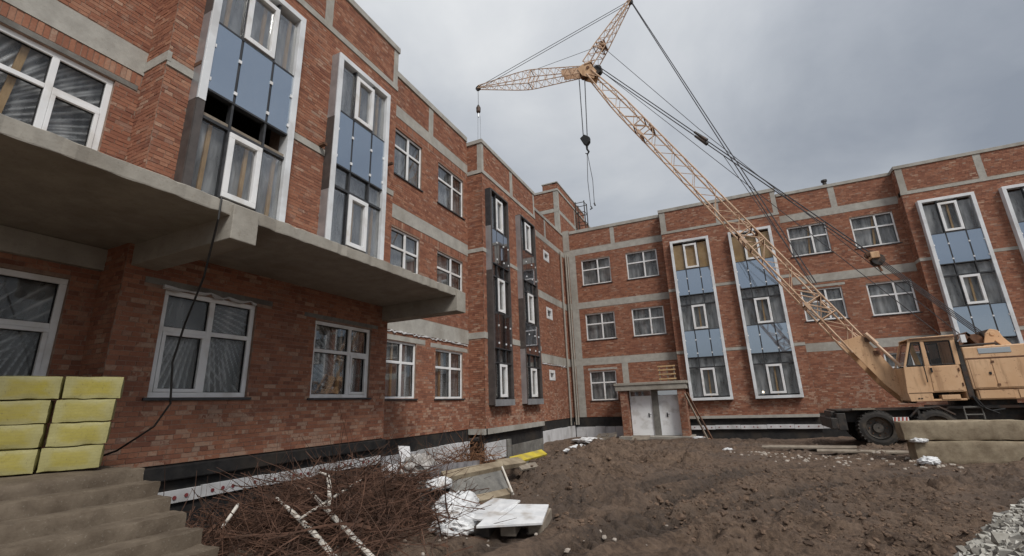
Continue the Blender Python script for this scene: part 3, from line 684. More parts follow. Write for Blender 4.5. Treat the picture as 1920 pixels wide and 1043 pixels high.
LB('n', 9.0).b(DR, DD, 7.9, 8.05, -.05, .02).build('concrete_beam', 'concrete', bld)
band('y', DR, 9.0, 18.5, .86, 1.0, .06, 'floor_beam')
# ---- stair tower over the inner corner
wall('y', 27.3, -13, AR-.004, 12.6, 16.05, [], [(-13, -9, 14.48, 14.74), (-9.3, -9, 12, 17)])
wall('x', AR, 27.3, 36, 12.9, 16.05, [], [(27, 36, 14.40, 14.66), (27.3, 27.55, 12, 17), (31.0, 31.2, 12, 17)])
LB('y', 27.3).b(-13, AR+.02, 14.48, 14.74, -.05, .02).build('concrete_beam', 'concrete', bld); band('x', AR, 27.3, 36, 14.40, 14.66, .02)
LB('y', 27.3).b(-9.3, AR, 12.6, 14.48, -.05, .012).build('concrete_column', 'concrete', bld); LB('y', 27.3).b(-9.3, AR, 14.74, 16.05, -.05, .012).build('concrete_column', 'concrete', bld)
for a, b_ in ((27.3, 27.55), (31.0, 31.2)):
    for z0, z1 in ((12.9, 14.40), (14.66, 16.05)): band('x', AR, a, b_, z0, z1, .012, 'concrete_column')
MB().box(-13, AR+.05, 27.25, 36, 16.05, 16.2).build('parapet_cap', 'concrete', bld)
wall('y', 27.42, -10.1, AR-.024, 16.2, 16.72); wall('x', AR-.02, 27.42, 34, 16.2, 16.72)
MB().box(-10.15, AR+.02, 27.38, 34, 16.72, 16.79).build('parapet_cap', 'concrete', bld)
rl = MB()
for xx, yy_ in ((-8.88, 31.2), (-8.88, 31.9), (-8.2, 31.2), (-8.2, 31.9)): rl.tube([(xx, yy_, 12.9), (xx, yy_, 16.7)], .045, 6)
for zz in (14.2, 15.0, 15.8, 16.6): rl.tube([(-8.88, 31.2, zz), (-8.2, 31.2, zz), (-8.2, 31.9, zz), (-8.88, 31.9, zz)], .03, 5)
rl.build('roof_ladder', 'steel_dark', bld)
MB().tube([(6.32, 28.6, 12.4), (6.32, 28.6, 13.42)], .1, 10).tube([(6.32, 28.6, 13.42), (6.32, 28.6, 13.52)], .15, 10).build('vent_pipe', 'steel_dark', bld)
for (xx, yy_, r) in ((-8.82, 27.62, .055), (-8.9, 26.85, .05), (-8.70, 27.68, .05)):
    MB().tube([(xx, yy_, .6), (xx, yy_, 11.4)], r, 8).build('drain_pipe', 'slab_concrete', bld)
# ---- shell behind the facades: floors, roof and rear walls keep the rooms dark
for z in (.75, 4.3, 7.85, 11.75):
    MB().box(-15, AR-.37, -5, 35, z, z+.25).build('floor_slab', 'interior', bld); MB().box(AR-.36, 18.4, DD+.37, 35, z, z+.25).build('floor_slab', 'interior', bld)
for bb_ in ((3.9, 9.3), (15.5, 20.7)): MB().box(AR-.36, A1-.37, bb_[0], bb_[1], 11.75, 12.0).build('floor_slab', 'interior', bld)
for bb_ in ((-2.2, 3.3), (9.35, 18.4)): MB().box(bb_[0], bb_[1], DR+.37, DD+.36, 11.75, 12.0).build('floor_slab', 'interior', bld)
bx('rear_wall', 'interior', bld, -15.2, -15, -5, 35, .7, 12); bx('rear_wall', 'interior', bld, -15, 18.6, 35, 35.2, .7, 12); bx('rear_wall', 'interior', bld, -15, -9.37, -5.2, -5, .7, 12); bx('rear_wall', 'interior', bld, 18.4, 18.6, 27.6, 35, .7, 12)
for z in (1.0, 4.55, 8.1): bx('partition', 'interior', bld, -14.9, -9.4, 9.9, 10.05, z, z+3.2); bx('partition', 'interior', bld, -14.9, -9.4, 15.1, 15.25, z, z+3.2); bx('partition', 'interior', bld, 3.4, 3.55, 28.2, 34.9, z, z+3.2)
# ---- canopy over the stairs
def rough_slab(x0, x1, y0, y1, z0, z1, name, mat, st=.11):
    ys = np.arange(y0, y1+1e-6, st); m = MB(); n = len(ys); prof = []
    for i, y in enumerate(ys):
        e = random.uniform(-.014, .010); ch = random.uniform(.006, .05 if random.random() < .25 else .018)
        prof.append([(x0, y, z0), (x1+e-.004, y, z0+random.uniform(-.004, .008)), (x1+e, y, z0+random.uniform(.01, .02)), (x1+e, y, z1-ch), (x1+e-ch*1.3, y, z1), (x0, y, z1)])
    k = 6; m.v = [p for r in prof for p in r]
    for i in range(n-1):
        for j in range(k): m.f.append((i*k+j, i*k+(j+1) % k, (i+1)*k+(j+1) % k, (i+1)*k+j))
    m.f.append(tuple(range(k-1, -1, -1))); m.f.append(tuple((n-1)*k+j for j in range(k)))
    return m.build(name, mat, bld)
rough_slab(-9.02, -5.95, -6, 9.82, 4.64, 4.84, 'canopy_slab', 'slab_concrete')
MB().box(-8.5, -5.88, 3.62, 4.00, 4.29, 4.80).build('canopy_beam', 'slab_concrete', bld, bevel=.012)
MB().box(-8.5, -5.90, 9.44, 9.845, 4.26, 4.79).build('canopy_beam', 'slab_concrete', bld, bevel=.012)
MB().box(-8.8, -5.90, -3.2, -2.8, 4.29, 4.80).build('canopy_beam', 'slab_concrete', bld, bevel=.012)
# ---- basement wall: bitumen, insulation boards, fixing discs
def plinth(ax, c, u0, u1, z0, z1, mat='bitumen', w=-.02): return LB(ax, c).b(u0, u1, z0, z1, -.3, w).build('plinth', mat, bld)
plinth('x', AR, -5, 3.55, -1.2, 1.2); plinth('x', A1, 3.55, 9.68, -1.2, 1.24, w=-.025); plinth('y', 3.55, AR, A1-.03, -1.2, 1.2)
plinth('x', AR, 9.68, 15.2, -1.2, 1.12); plinth('x', A1, 15.2, 21.05, -1.2, .93, w=-.12); plinth('x', AR, 21.05, 27.8, -1.2, 1.03)
plinth('y', DD, AR, -2.55, -1.2, 1.03); plinth('y', DR, -2.55, 3.65, -1.2, .86, w=-.1); plinth('y', DD, 3.65, 9, -1.2, 1.03); plinth('y', DR, 9, 18.5, -1.2, .86, w=-.1)
MB().box(A1-.02, A1+.10, 3.6, 9.68, 1.0, 1.22).build('plinth_flashing', 'bitumen', bld, bevel=.02)
def boards(ax, c, u0, u1, z0, z1, w, L=1.2, discs=False, mat='foam_board'):
    u = u0
    while u < u1-.05:
        e = min(u1, u+L); dz = random.uniform(-.02, .02)
        o = LB(ax, c).b(u+.006, e-.006, z0+dz, z1+dz, -.03, w+random.uniform(-.008, .008)).build('insulation_board', mat, bld, bevel=.004)
        if discs:
            P = PT(ax, c); q = u+.18
            while q < e-.1:
                zz = (z0+z1)/2+dz+random.uniform(-.015, .015); p = Vector(P(q, zz, w+.006)); d = Vector(P(0, 0, 1))-Vector(P(0, 0, 0))
                MB().tube([p, p+d*.012], .03, 8).build('fixing_disc', 'red_plastic', o); q += random.choice((.18, .42))
        u = e
boards('x', A1, 4.0, 9.6, .66, .85, .03, 1.2, True)
boards('x', AR, 9.7, 15.1, .02, .70, .10); boards('x', A1, 15.2, 16.9, .0, .62, -.08); boards('x', AR, 21.1, 27.7, -.2, .55, .08, .6)
bx('concrete_post', 'grey_slab', bld, -8.75, -8.3, 17.0, 17.35, -1, .62, bevel=.01)
bx('basement_ramp_wall', 'grey_slab', bld, -8.6, -8.38, 17.6, 21.0, -1, .36, bevel=.01)
boards('y', DD, -8.9, -5.7, -.25, .48, .06, .6); boards('y', DR, -2.3, 5.4, .32, .52, .02, 1.2, True); boards('y', DR, 5.4, 9, .34, .54, .02, 1.2)
# ---- entrance porch with two white doors
def pier(u0, u1, y0, y1, z0, z1):
    o = wall('y', y0, u0, u1, z0, z1, thick=y1-y0); wall('x', u1+.003, y0+.004, y1, z0, z1, thick=.05, parent=bld); wall('n', u0-.003, y0+.004, y1, z0, z1, thick=.05, parent=bld)
pier(-5.72, -5.34, 26.15, 27.75, -.6, 2.44); pier(-2.68, -2.32, 26.15, 27.15, -.6, 2.44)
bx('porch_lintel', 'slab_concrete', bld, -5.95, -2.2, 26.05, 27.79, 2.44, 2.72, bevel=.015); bx('porch_roof', 'slab_concrete', bld, -6.0, -2.12, 26.0, 27.19, 2.72, 2.86, bevel=.015)
bx('porch_floor', 'slab_concrete', bld, -5.9, -2.1, 25.75, 27.79, -.7, .06, bevel=.02)
bx('porch_wall', 'grey_slab', bld, -4.10, -3.76, 26.55, 27.7, .06, 2.44); bx('porch_wall', 'grey_slab', bld, -5.34, -2.68, 26.72, 26.78, 2.41, 2.5)
for (a, b_, h) in ((-5.24, -4.11, 1), (-3.75, -2.72, 0)):
    d = LB('y', 26.62).b(a, b_, .08, 2.14, -.06, 0).build('door', 'door_white', bld, bevel=.006)
    LB('y', 26.62).ring(a-.05, b_+.05, .07, 2.44, .05, -.09, .012, .01).build('door_frame', 'door_white', d)
    LB('y', 26.62).b(a, b_, 2.15, 2.38, -.04, -.03).build('transom_pane', 'dark_panel', d)
    hx = b_-.22 if h else a+.38
    LB('y', 26.62).b(hx-.03, hx+.03, 1.0, 1.22, .001, .014).b(hx-.02, hx+.13, 1.13, 1.155, .05, .075).b(hx-.015, hx+.015, 1.125, 1.16, .012, .06).build('handle', 'rubber_seal', d)
# ---- bricks: the 300 that show largest are objects, the rest one mesh per wall
def picture(p):
    d = Vector(p)-CAM; z = d.dot(_f)
    if z < .2: return None
    return 960+848.55*d.dot(_r2)/z, 521.5-848.55*d.dot(_u2)/z, z
sel = []
for (ax, c, a, o, key) in CAND:
    p = Vector(PT(ax, c)((a[0]+a[1])/2, (a[2]+a[3])/2, 0)); s = picture(p)
    if not s or not (8 < s[0] < 1905 and 8 < s[1] < 1030): continue
    zs = 2+(p.z-2)*5.95/abs(p.x)
    if p.z > 4.64 and zs < 4.88: continue
    if p.z <= 4.64 and (zs > 4.6 or p.z > 4.1): continue
    if p.z < 2.7 and s[0] < 228: continue
    if p.z < 1.5 and s[0] < 300: continue
    cosv = abs((CAM-p).normalized().dot(Vector((1, 0, 0)) if ax == 'x' else Vector((0, 1, 0))))
    sel.append((cosv/s[2]**2, ax, c, a, o, key))
sel.sort(key=lambda t: -t[0]); sel = sel[:300]
gone = {}
unit = {}
for (_, ax, c, a, o, key) in sel:
    gone.setdefault(key, set()).add((round(a[0], 5), round(a[2], 5)))
    v = (ax, random.randrange(6))
    if v not in unit:
        Vv, Ff = brick_mesh(ax, 0, np.array([[-.125, .125, -.0325, .0325]])); unit[v] = fast_mesh('brick', Vv, Ff)
    link('brick', unit[v], 'brick', o, PT(ax, c)((a[0]+a[1])/2, (a[2]+a[3])/2, 0))
for (ax, c, A, o) in PENDING:
    if A is None: continue
    g = gone.get(id(A))
    if g: A = np.array([a for a in A if (round(a[0], 5), round(a[2], 5)) not in g])
    V, F = brick_mesh(ax, c, A); cen = Vector(V.mean(0)); me = fast_mesh('brickwork', V-np.array(cen), F)
    bo = link('brickwork', me, 'brick', o, cen); bo['kind'] = 'stuff'

# ------------------------------------------------------------------ the crane
BY = 20.2
cr = empty('mobile_crane', (6.6, BY, .25), 'orange yellow wheeled lattice boom crane standing before the brick wing', 'crane')
def lattice(root, a, b, n, prof, lat, rc, rl, mat, cap=True, heavy=()):
    """four chords and zigzag lacing from a to b (x,z) in the plane y=BY; prof(t)->depth, lat(t)->half width"""
    a = Vector((a[0], 0, a[1])); b = Vector((b[0], 0, b[1])); d = (b-a).normalized(); nrm = Vector((-d.z, 0, d.x))
    if nrm.x < 0: nrm = -nrm
    def node(t, up, side): p = a.lerp(b, t); return Vector((0, BY, 0)) + p + nrm*(prof(t)/2*up) + Vector((0, lat(t)*side, 0))
    ts = [i/n for i in range(n+1)]
    for up in (-1, 1):
        for sd in (-1, 1): MB().tube([node(t, up, sd) for t in ts], rc, 6).build('chord', mat, root)
    for i in range(n):
        t0, t1 = ts[i], ts[i+1]; fl = i % 2
        for sd in (-1, 1):
            MB().tube([node(t0, 1 if fl else -1, sd), node(t1, -1 if fl else 1, sd)], rl, 4).build('lacing_bar', mat, root)
        for up in (-1, 1):
            MB().tube([node(t0, up, 1 if fl else -1), node(t1, up, -1 if fl else 1)], rl, 4).build('lacing_bar', mat, root)
        if i in heavy:
            for sd in (-1, 1):
                MB().tube([node(t0, -1, sd), node(t0, 1, sd)], rl*1.7, 5).build('lacing_bar', mat, root); MB().tube([node(t0, 1, sd), node(t1, -1, sd)], rl*1.5, 5).build('lacing_bar', mat, root)
            for up in (-1, 1): MB().tube([node(t0, up, -1), node(t0, up, 1)], rl*1.7, 5).build('lacing_bar', 'rusty_steel', root)
    return node
F0, H0 = (5.36, 1.62), (-4.42, 18.55)
P0 = (4.30, 3.48)
bd = Vector((H0[0]-F0[0], 0, H0[1]-F0[1])).normalized(); bnrm = Vector((bd.z, 0, -bd.x))
def bp(x, z, off, y): v = Vector((x, BY+y, z)) + bnrm*off; return v
# plated foot
ft = MB()
for sd in (-1, 1):
    y0 = BY+sd*.38
    pl = [bp(*F0, -.13, 0), bp(*F0, .13, 0), bp(4.95, 2.34, .27, 0), bp(*P0, .30, 0), bp(4.13, 3.76, .30, 0), bp(4.05, 3.90, -.30, 0), bp(*P0, -.30, 0), bp(4.95, 2.34, -.27, 0)]
    ft.prism([(p.x, p.z) for p in pl], y0-.02, y0+.02)
boom = ft.build('boom', 'crane_paint', cr, bevel=.006)
for t in (.25, .62, .98):
    p = Vector((F0[0], 0, F0[1])).lerp(Vector((P0[0], 0, P0[1])), t)
    MB().bar(bp(p.x, p.z, 0, -.36), bp(p.x, p.z, 0, .36), .06, .4 if t > .3 else .2, up=bd).build('cross_plate', 'crane_paint', boom)
MB().tube([bp(*F0, 0, -.55), bp(*F0, 0, .55)], .07, 12).build('foot_pin', 'steel_dark', boom)
MB().box(4.45, 4.62, BY-.46, BY-.40, 3.66, 3.82).box(4.62, 4.80, BY-.44, BY-.40, 3.2, 3.34).build('lug', 'rusty_steel', boom)
MB().tube([(4.55, BY-.45, 3.85), (5.20, BY-.7, 2.75)], .05, 8).tube([(4.5, BY-.45, 3.95), (4.75, BY-.5, 3.55)], .075, 8).build('boom_stop', 'boom_paint', boom)
nodeb = lattice(boom, P0, H0, 24, lambda t: .60 if t < .86 else .60-.30*(t-.86)/.14, lambda t: .38 if t < .86 else .38-.12*(t-.86)/.14, .036, .017, 'boom_paint', heavy=(2, 3, 7, 8, 17, 18))
for t in (.12, .315, .72):
    for up in (-1, 1):
        p = nodeb(t, up, -1); q = nodeb(t, up, 1); MB().bar(p, q, .09, .09, up=bd).build('joint_plate', 'rusty_steel' if up > 0 else 'boom_paint', boom)
    p = nodeb(t, -1, -1); MB().bar(p-bd*.16, p+bd*.16, .07, .12, up=bnrm).build('splice_lug', 'boom_paint', boom)
# boom head
hd = MB()
for sd in (-1, 1): hd.prism([(-4.18, 18.05), (-4.02, 18.45), (-4.30, 19.02), (-4.72, 19.12), (-5.02, 18.95), (-4.78, 18.45)], BY+sd*.24-.02, BY+sd*.24+.02)
head = hd.build('boom_head', 'crane_paint', cr, bevel=.006)
def sheave(c, r, w, name='sheave', mat='steel_dark', par=None): return MB().lathe([(-w/2, r), (-w*.2, r*.86), (w*.2, r*.86), (w/2, r)], c, 20).build(name, mat, par)
for y in (-.1, 0, .1): sheave((-4.02, BY+y, 18.62), .26, .08, par=head); sheave((-4.75, BY+y, 18.62), .2, .07, 'sheave', 'rusty_steel', head)
MB().tube([(-4.45, BY-.3, 18.8), (-4.45, BY+.3, 18.8)], .09, 10).build('head_pin', 'rusty_steel', head)
# fly jib and its strut
jib = MB()
for sd in (-1, 1): jib.prism([(-4.72, 19.02), (-4.75, 18.62), (-5.9, 18.92), (-5.9, 19.30)], BY+sd*.2-.015, BY+sd*.2+.015)
jib = jib.build('fly_jib', 'boom_paint', cr)
lattice(jib, (-4.8, 18.86), (-11.15, 20.22), 26, lambda t: .40+.42*min(1, t/.45) if t < .5 else .82-.66*(t-.5)/.5, lambda t: .22+.08*min(1, t/.4) if t < .6 else .30-.22*(t-.6)/.4, .026, .013, 'boom_paint', heavy=(12, ))
sheave((-11.15, BY, 20.16), .16, .1, par=jib)
st = MB().box(-4.62, -4.22, BY-.3, BY+.3, 19.05, 19.12).build('jib_strut', 'boom_paint', cr)
lattice(st, (-4.42, 19.05), (-1.98, 22.18), 16, lambda t: .66-.1*t if t < .3 else .63-.50*(t-.3)/.7, lambda t: .30-.2*t, .028, .014, 'boom_paint', heavy=(4, 5))
MB().box(-3.75, -3.45, BY-.2, BY+.2, 19.9, 20.2).build('strut_bracket', 'rusty_steel', st); sheave((-1.95, BY, 22.12), .14, .12, par=st)
# ropes
def rope(pts, r=.018, mat='cable_steel', name='rope', par=None): return MB().tube(pts, r, 5).build(name, mat, par or cr)
for y in (-.18, .18):
    rope([(-2.0, BY+y*.4, 22.15), (-11.0, BY+y*.5, 20.2)], .016); rope([(-4.0, BY+y, 18.85), (5.35, BY+y*.8, 6.85)], .024)
    rope([(-1.9, BY+y*.4, 22.1), (3.42, BY+y*2, 5.95)], .022)
    MB().tube([(.10, BY+y, 13.59), (.55, BY+y*.95, 13.02)], [.05, .085], 8).build('turnbuckle', 'steel_dark', cr)
rope([(-3.95, BY, 20.1), (-8.0, BY, 20.05)], .012); rope([(-3.6, BY, 19.95), (.3, BY, 13.8), (7.4, BY, 3.4)], .014); rope([(-3.9, BY+.1, 18.7), (6.85, BY+.1, 3.55)], .014)
rope([(1.1, BY, 12.2), (2.4, BY-.1, 8.6), (3.42, BY, 5.95)], .014)
br = MB().box(5.28, 5.55, BY-.22, BY+.22, 6.68, 6.92).build('bridle_block', 'crane_paint', cr, bevel=.02)
for y in (-.12, .12): sheave((5.5, BY+y, 6.62), .2, .08, par=br); sheave((5.3, BY+y, 6.88), .13, .08, 'sheave', 'rusty_steel', br)
for y in (-.2, -.07, .07, .2): rope([(5.55, BY+y, 6.6), (7.75, BY+y, 3.62)], .016)
MB().bar((5.42, BY, 6.6), (5.55, BY, 6.2), .05, .07).build('link', 'rusty_steel', br)
# cab: plates and pillars, open behind the glass
y0 = 19.0
cb = MB().prism([(5.10, 1.62), (5.68, 1.62), (5.68, 1.88), (6.52, 1.88), (6.50, 2.70), (5.13, 2.70), (5.06, 1.92)], y0, y0+.05)
cb.prism([(5.13, 2.70), (5.19, 2.70), (5.46, 3.48), (6.48, 3.48), (6.44, 2.70), (6.56, 2.70), (6.58, 3.60), (5.42, 3.58)][:4] + [(6.58, 3.48), (6.58, 3.60), (5.42, 3.57)], y0, y0+.05)
cb.prism([(5.67, 2.70), (5.80, 2.70), (5.80, 3.48), (5.70, 3.48)], y0, y0+.05).prism([(6.43, 2.70), (6.55, 2.70), (6.57, 3.48), (6.45, 3.48)], y0, y0+.05)
yb = y0+1.0
cb.prism([(5.10, 1.62), (6.52, 1.62), (6.50, 2.70), (5.13, 2.70)], yb-.05, yb).prism([(5.42, 3.48), (6.58, 3.48), (6.58, 3.60), (5.42, 3.57)], yb-.05, yb).prism([(5.13, 2.7), (5.19, 2.7), (5.46, 3.48), (5.40, 3.48)], yb-.05, yb).prism([(6.43, 2.70), (6.55, 2.70), (6.57, 3.48), (6.45, 3.48)], yb-.05, yb)
cb.prism([(5.42, 3.57), (6.58, 3.60), (6.58, 3.64), (5.45, 3.61)], y0-.03, yb+.03)
cb.box(5.11, 5.15, y0+.05, yb-.05, 1.65, 2.68).box(6.50, 6.55, y0+.05, yb-.05, 1.65, 3.5).box(5.15, 6.5, y0+.05, yb-.05, 1.62, 1.68)
cab = cb.build('cab', 'crane_paint', cr, bevel=.012)
def glass_poly(poly, y, name='window', gasket=True):
    o = MB().prism(poly, y-.006, y+.004).build(name, 'glass', cab)
    if gasket:
        n = len(poly); m = MB()
        for i in range(n): p, q = poly[i], poly[(i+1) % n]; m.tube([(p[0], y-.012, p[1]), (q[0], y-.012, q[1])], .02, 5)
        m.build('gasket', 'rubber_seal', o)
    return o
glass_poly([(5.22, 2.74), (5.64, 2.73), (5.68, 3.46), (5.47, 3.46)], y0+.02); glass_poly([(5.83, 2.74), (6.41, 2.73), (6.43, 3.45), (5.83, 3.44)], y0+.02); glass_poly([(5.25, 2.74), (6.40, 2.73), (6.42, 3.45), (5.48, 3.46)], yb-.03)
MB().add([(5.14, y0+.06, 2.72), (5.14, yb-.06, 2.72), (5.43, yb-.06, 3.5), (5.43, y0+.06, 3.5)], [(0, 1, 2, 3)]).build('windscreen', 'glass', cab)
dr = MB().prism([(5.73, 1.92), (6.46, 1.92), (6.42, 2.67), (5.76, 2.67)], y0-.014, y0-.001).build('door', 'crane_paint', cab, bevel=.006)
MB().box(5.78, 5.82, y0-.05, y0-.015, 2.50, 2.64).build('door_handle', 'rubber_seal', dr)
for zz in (2.1, 2.55): MB().tube([(6.47, y0-.02, zz-.05), (6.47, y0-.02, zz+.05)], .018, 6).build('hinge', 'rusty_steel', dr)
MB().prism([(5.10, 1.875), (5.68, 1.875), (5.68, 1.89), (5.10, 1.89)], y0-.01, y0-.001).build('trim_seam', 'rusty_steel', cab)
MB().box(5.30, 5.34, y0-.015, y0-.002, 1.70, 1.73).box(5.37, 5.41, y0-.015, y0-.002, 1.70, 1.73).build('grommet', 'rubber_seal', cab)
MB().box(5.75, 6.2, y0+.35, y0+.8, 1.7, 2.2).box(6.1, 6.22, y0+.35, y0+.8, 2.2, 2.95).build('seat', 'rubber_seal', cab, bevel=.04)
MB().bar((5.60, y0+.3, 2.72), (5.52, y0+.3, 3.45), .1, .16).build('sun_curtain', 'plywood', cab)
MB().box(5.9, 6.35, y0+.03, y0+.3, 1.66, 1.80).build('step_box', 'crane_paint', cab, bevel=.01)
MB().tube([(6.62, y0-.05, 3.40), (6.75, y0-.1, 3.55)], .02, 6).box(6.68, 6.80, y0-.16, y0-.05, 3.36, 3.60).build('mirror', 'white_pvc', cab)
MB().tube([(5.62, y0-.05, 2.2), (5.62, y0-.07, 2.35), (5.62, y0-.07, 2.95), (5.62, y0-.05, 3.1)], .014, 6).build('grab_rail', 'steel_dark', cab)
MB().tube([(6.60, y0-.02, 1.75), (6.70, y0-.06, 1.45), (6.95, y0-.03, 1.30), (7.3, y0+.1, 1.35)], .025, 6).tube([(6.66, y0-.02, 1.72), (6.8, y0-.07, 1.38), (7.1, y0-.03, 1.22)], .02, 6).build('hose', 'rubber_seal', cab)
MB().box(5.44, 6.6, y0-.045, y0-.03, 3.55, 3.60).build('rain_gutter', 'rusty_steel', cab)
# machinery house
hs = MB().prism([(6.68, 1.93), (9.7, 1.93), (9.7, 3.24), (6.68, 3.22)], y0, 21.4).prism([(6.74, 1.62), (9.7, 1.62), (9.7, 1.926), (6.74, 1.926)], y0+.04, 21.36)
house = hs.build('machinery_house', 'crane_paint', cr, bevel=.03)
MB().prism([(6.54, 1.70), (6.68, 1.70), (6.66, 3.60), (6.58, 3.60)], y0+.02, 21.3).build('firewall', 'steel_dark', house)
MB().box(7.04, 7.80, y0-.012, y0+.01, 2.99, 3.16).build('vent_slot', 'dark_panel', house, bevel=.05)
MB().box(6.70, 9.7, y0-.016, y0-.002, 2.84, 2.88).build('belt_rail', 'rusty_steel', house, bevel=.004)
for (a, b_) in ((6.74, 7.24), (7.28, 8.35), (8.39, 9.5)): MB().box(a, b_, y0-.014, y0-.001, 1.98, 2.82).build('access_door', 'crane_paint', house, bevel=.008)
for a in (6.80, 7.7): MB().box(a, a+.8, y0+.022, y0+.038, 1.66, 1.90).build('lower_flap', 'crane_paint', house, bevel=.006)
for zz in (2.06, 2.74):
    for xx in (7.30, 8.33): MB().box(xx-.03, xx+.03, y0-.03, y0-.015, zz-.03, zz+.03).build('hinge', 'rusty_steel', house)
for xx in (7.2, 8.2): MB().box(xx-.05, xx, y0-.035, y0-.015, 2.36, 2.44).build('latch', 'rubber_seal', house)
MB().box(9.7, 10.6, 19.1, 21.3, 1.6, 3.0).build('counterweight', 'crane_paint', cr, bevel=.06)
MB().prism([(6.75, 3.24), (7.12, 3.62), (7.02, 3.70), (6.68, 3.40)], 19.3, 20.0).prism([(6.98, 3.68), (7.03, 3.72), (7.25, 3.30), (7.2, 3.26)], 19.3, 20.1).build('open_hatch', 'rusty_steel', house)
MB().tube([(6.6, 19.2, 3.27), (7.6, 19.2, 3.30)], .035, 6).tube([(6.6, 20.9, 3.27), (7.6, 20.9, 3.30)], .035, 6).build('roof_rail', 'steel_dark', house)
gt = MB()
for y in (19.75, 20.65): gt.prism([(7.48, 3.22), (7.62, 3.66), (7.76, 3.80), (7.94, 3.74), (8.02, 3.50), (8.2, 3.22), (7.95, 3.22), (7.8, 3.42), (7.68, 3.22)], y-.03, y+.03)
gt = gt.tube([(7.78, 19.7, 3.64), (7.78, 20.7, 3.64)], .07, 10).build('gantry', 'crane_paint', cr, bevel=.01)
for y in (19.95, 20.2, 20.45): sheave((7.78, y, 3.64), .16, .09, par=gt)
MB().lathe([(-.35, .26), (-.33, .18), (.33, .18), (.35, .26)], (7.35, BY, 3.42), 18).build('winch_drum', 'rusty_steel', house)
# carrier
MB().box(2.95, 10.6, 19.55, 20.85, .98, 1.36).box(6.0, 8.9, 19.2, 21.2, 1.36, 1.46).build('chassis', 'steel_dark', cr, bevel=.02)
MB().tube([(7.2, BY, 1.4), (7.2, BY, 1.64)], .8, 28).build('turntable', 'steel_dark', cr)
MB().box(2.85, 3.05, 19.1, 21.3, .80, 1.15).box(3.05, 3.3, 19.15, 19.5, .75, 1.3).build('front_bumper', 'steel_dark', cr, bevel=.02)
MB().box(3.5, 4.12, 19.0, 19.25, 1.40, 1.44).build('mudguard_plank', 'grey_timber', cr); MB().box(3.1, 6.2, 19.2, 21.2, 1.365, 1.40).build('deck_plate', 'steel_dark', cr)
for xx in (4.75, 9.1): MB().box(xx-.13, xx+.13, 18.95, 21.45, .85, 1.12).build('outrigger_beam', 'steel_dark', cr, bevel=.01)
sb = MB().box(4.50, 4.90, 18.90, 18.93, .98, 1.16).build('warning_board', 'white_pvc', cr)
for i in range(4): MB().prism([(4.50+.1*i, .982), (4.545+.1*i, .982), (4.58+.1*i, 1.158), (4.535+.1*i, 1.158)], 18.894, 18.899).build('stripe', 'stripe_red', sb)
MB().tube([(6.32, 18.98, 1.06), (6.32, 18.98, 1.42), (6.74, 18.98, 1.42), (6.74, 18.98, 1.06)], .022, 6).tube([(6.32, 18.98, 1.2), (6.74, 18.98, 1.2)], .02, 6).build('access_ladder', 'grey_slab', cr)
MB().box(5.2, 5.26, 19.05, 19.6, .95, 1.45).tube([(5.0, 19.1, 1.15), (5.25, 19.05, 1.42), (5.75, 19.05, 1.45), (6.1, 19.05, 1.2)], .035, 6).build('mudguard', 'steel_dark', cr)
def wheel(x, y, z, s):
    R = .565; T = MB().lathe([(-.23, .36), (-.235, .44), (-.21, .53), (-.12, R-.012), (.12, R-.012), (.21, .53), (.235, .44), (.23, .36)], (x, y, z), 36, False)
    for i in range(30):
        for sg in (-1, 1):
            t = 2*math.pi*(i+.5*(sg > 0))/30; t2 = t+.1
            a = Vector((x+R*math.cos(t), y+sg*.215, z+R*math.sin(t)))-Vector((math.cos(t), 0, math.sin(t)))*.03; b = Vector((x+R*math.cos(t2), y+sg*.02, z+R*math.sin(t2)))
            T.bar(a, b, .05, .045, up=(math.cos(t), 0, math.sin(t)))
    w = T.build('wheel', 'tyre', cr, smooth=False)
    MB().lathe([(-.14, .365), (-.16, .33), (-.06, .30), (-.05, .16), (-.13, .14), (-.13, .02)] if s < 0 else [(.14, .365), (.16, .33), (.06, .30), (.05, .16), (.13, .14), (.13, .02)], (x, y, z), 28, False).build('rim', 'rim_metal', w)
    m = MB()
    for i in range(8): t = math.pi*i/4; m.tube([(x+.23*math.cos(t), y+s*.05, z+.23*math.sin(t)), (x+.23*math.cos(t), y+s*.09, z+.23*math.sin(t))], .022, 6)
    m.build('wheel_nuts', 'rusty_steel', w)
for xx in (4.12, 5.62, 8.3, 9.7):
    wheel(xx, 19.27, .82, -1); wheel(xx, 21.13, .82, 1)
# hook blocks and slings
for y in (-.05, .05): rope([(-5.02, BY+y, 18.5), (-5.06, BY+y, 14.95)], .013); rope([(-4.72, BY+y, 18.5), (-4.86, BY+y, 14.95)], .013)
hk = MB().prism([(-5.22, 14.92), (-4.98, 15.08), (-4.72, 14.86), (-4.74, 14.62), (-4.92, 14.42), (-5.08, 14.60)], BY-.12, BY+.12).build('hook_block', 'rubber_seal', cr, bevel=.03)
MB().tube([(-4.92, BY, 14.45), (-4.92, BY, 14.25), (-4.84, BY, 14.1), (-4.92, BY, 13.98), (-5.02, BY, 14.06)], [.06, .05, .05, .045, .02], 8).build('hook', 'rubber_seal', hk)
sg = MB().tube([(-4.94, BY, 14.0), (-5.02, BY-.02, 12.5), (-4.98, BY-.02, 11.12)], .016, 5).tube([(-4.92, BY, 14.0), (-4.78, BY+.02, 12.5), (-4.80, BY+.02, 11.25)], .016, 5).tube([(-4.98, BY, 11.14), (-4.92, BY, 11.02), (-5.03, BY, 10.98)], .035, 6).tube([(-4.80, BY, 11.27), (-4.76, BY, 11.12)], .04, 6)
tag(sg.build('chain_sling', 'cable_steel'), 'two legged chain sling hanging from the black main hook block', 'sling')
rope([(-11.16, BY, 20.1), (-11.16, BY, 18.98)], .014)
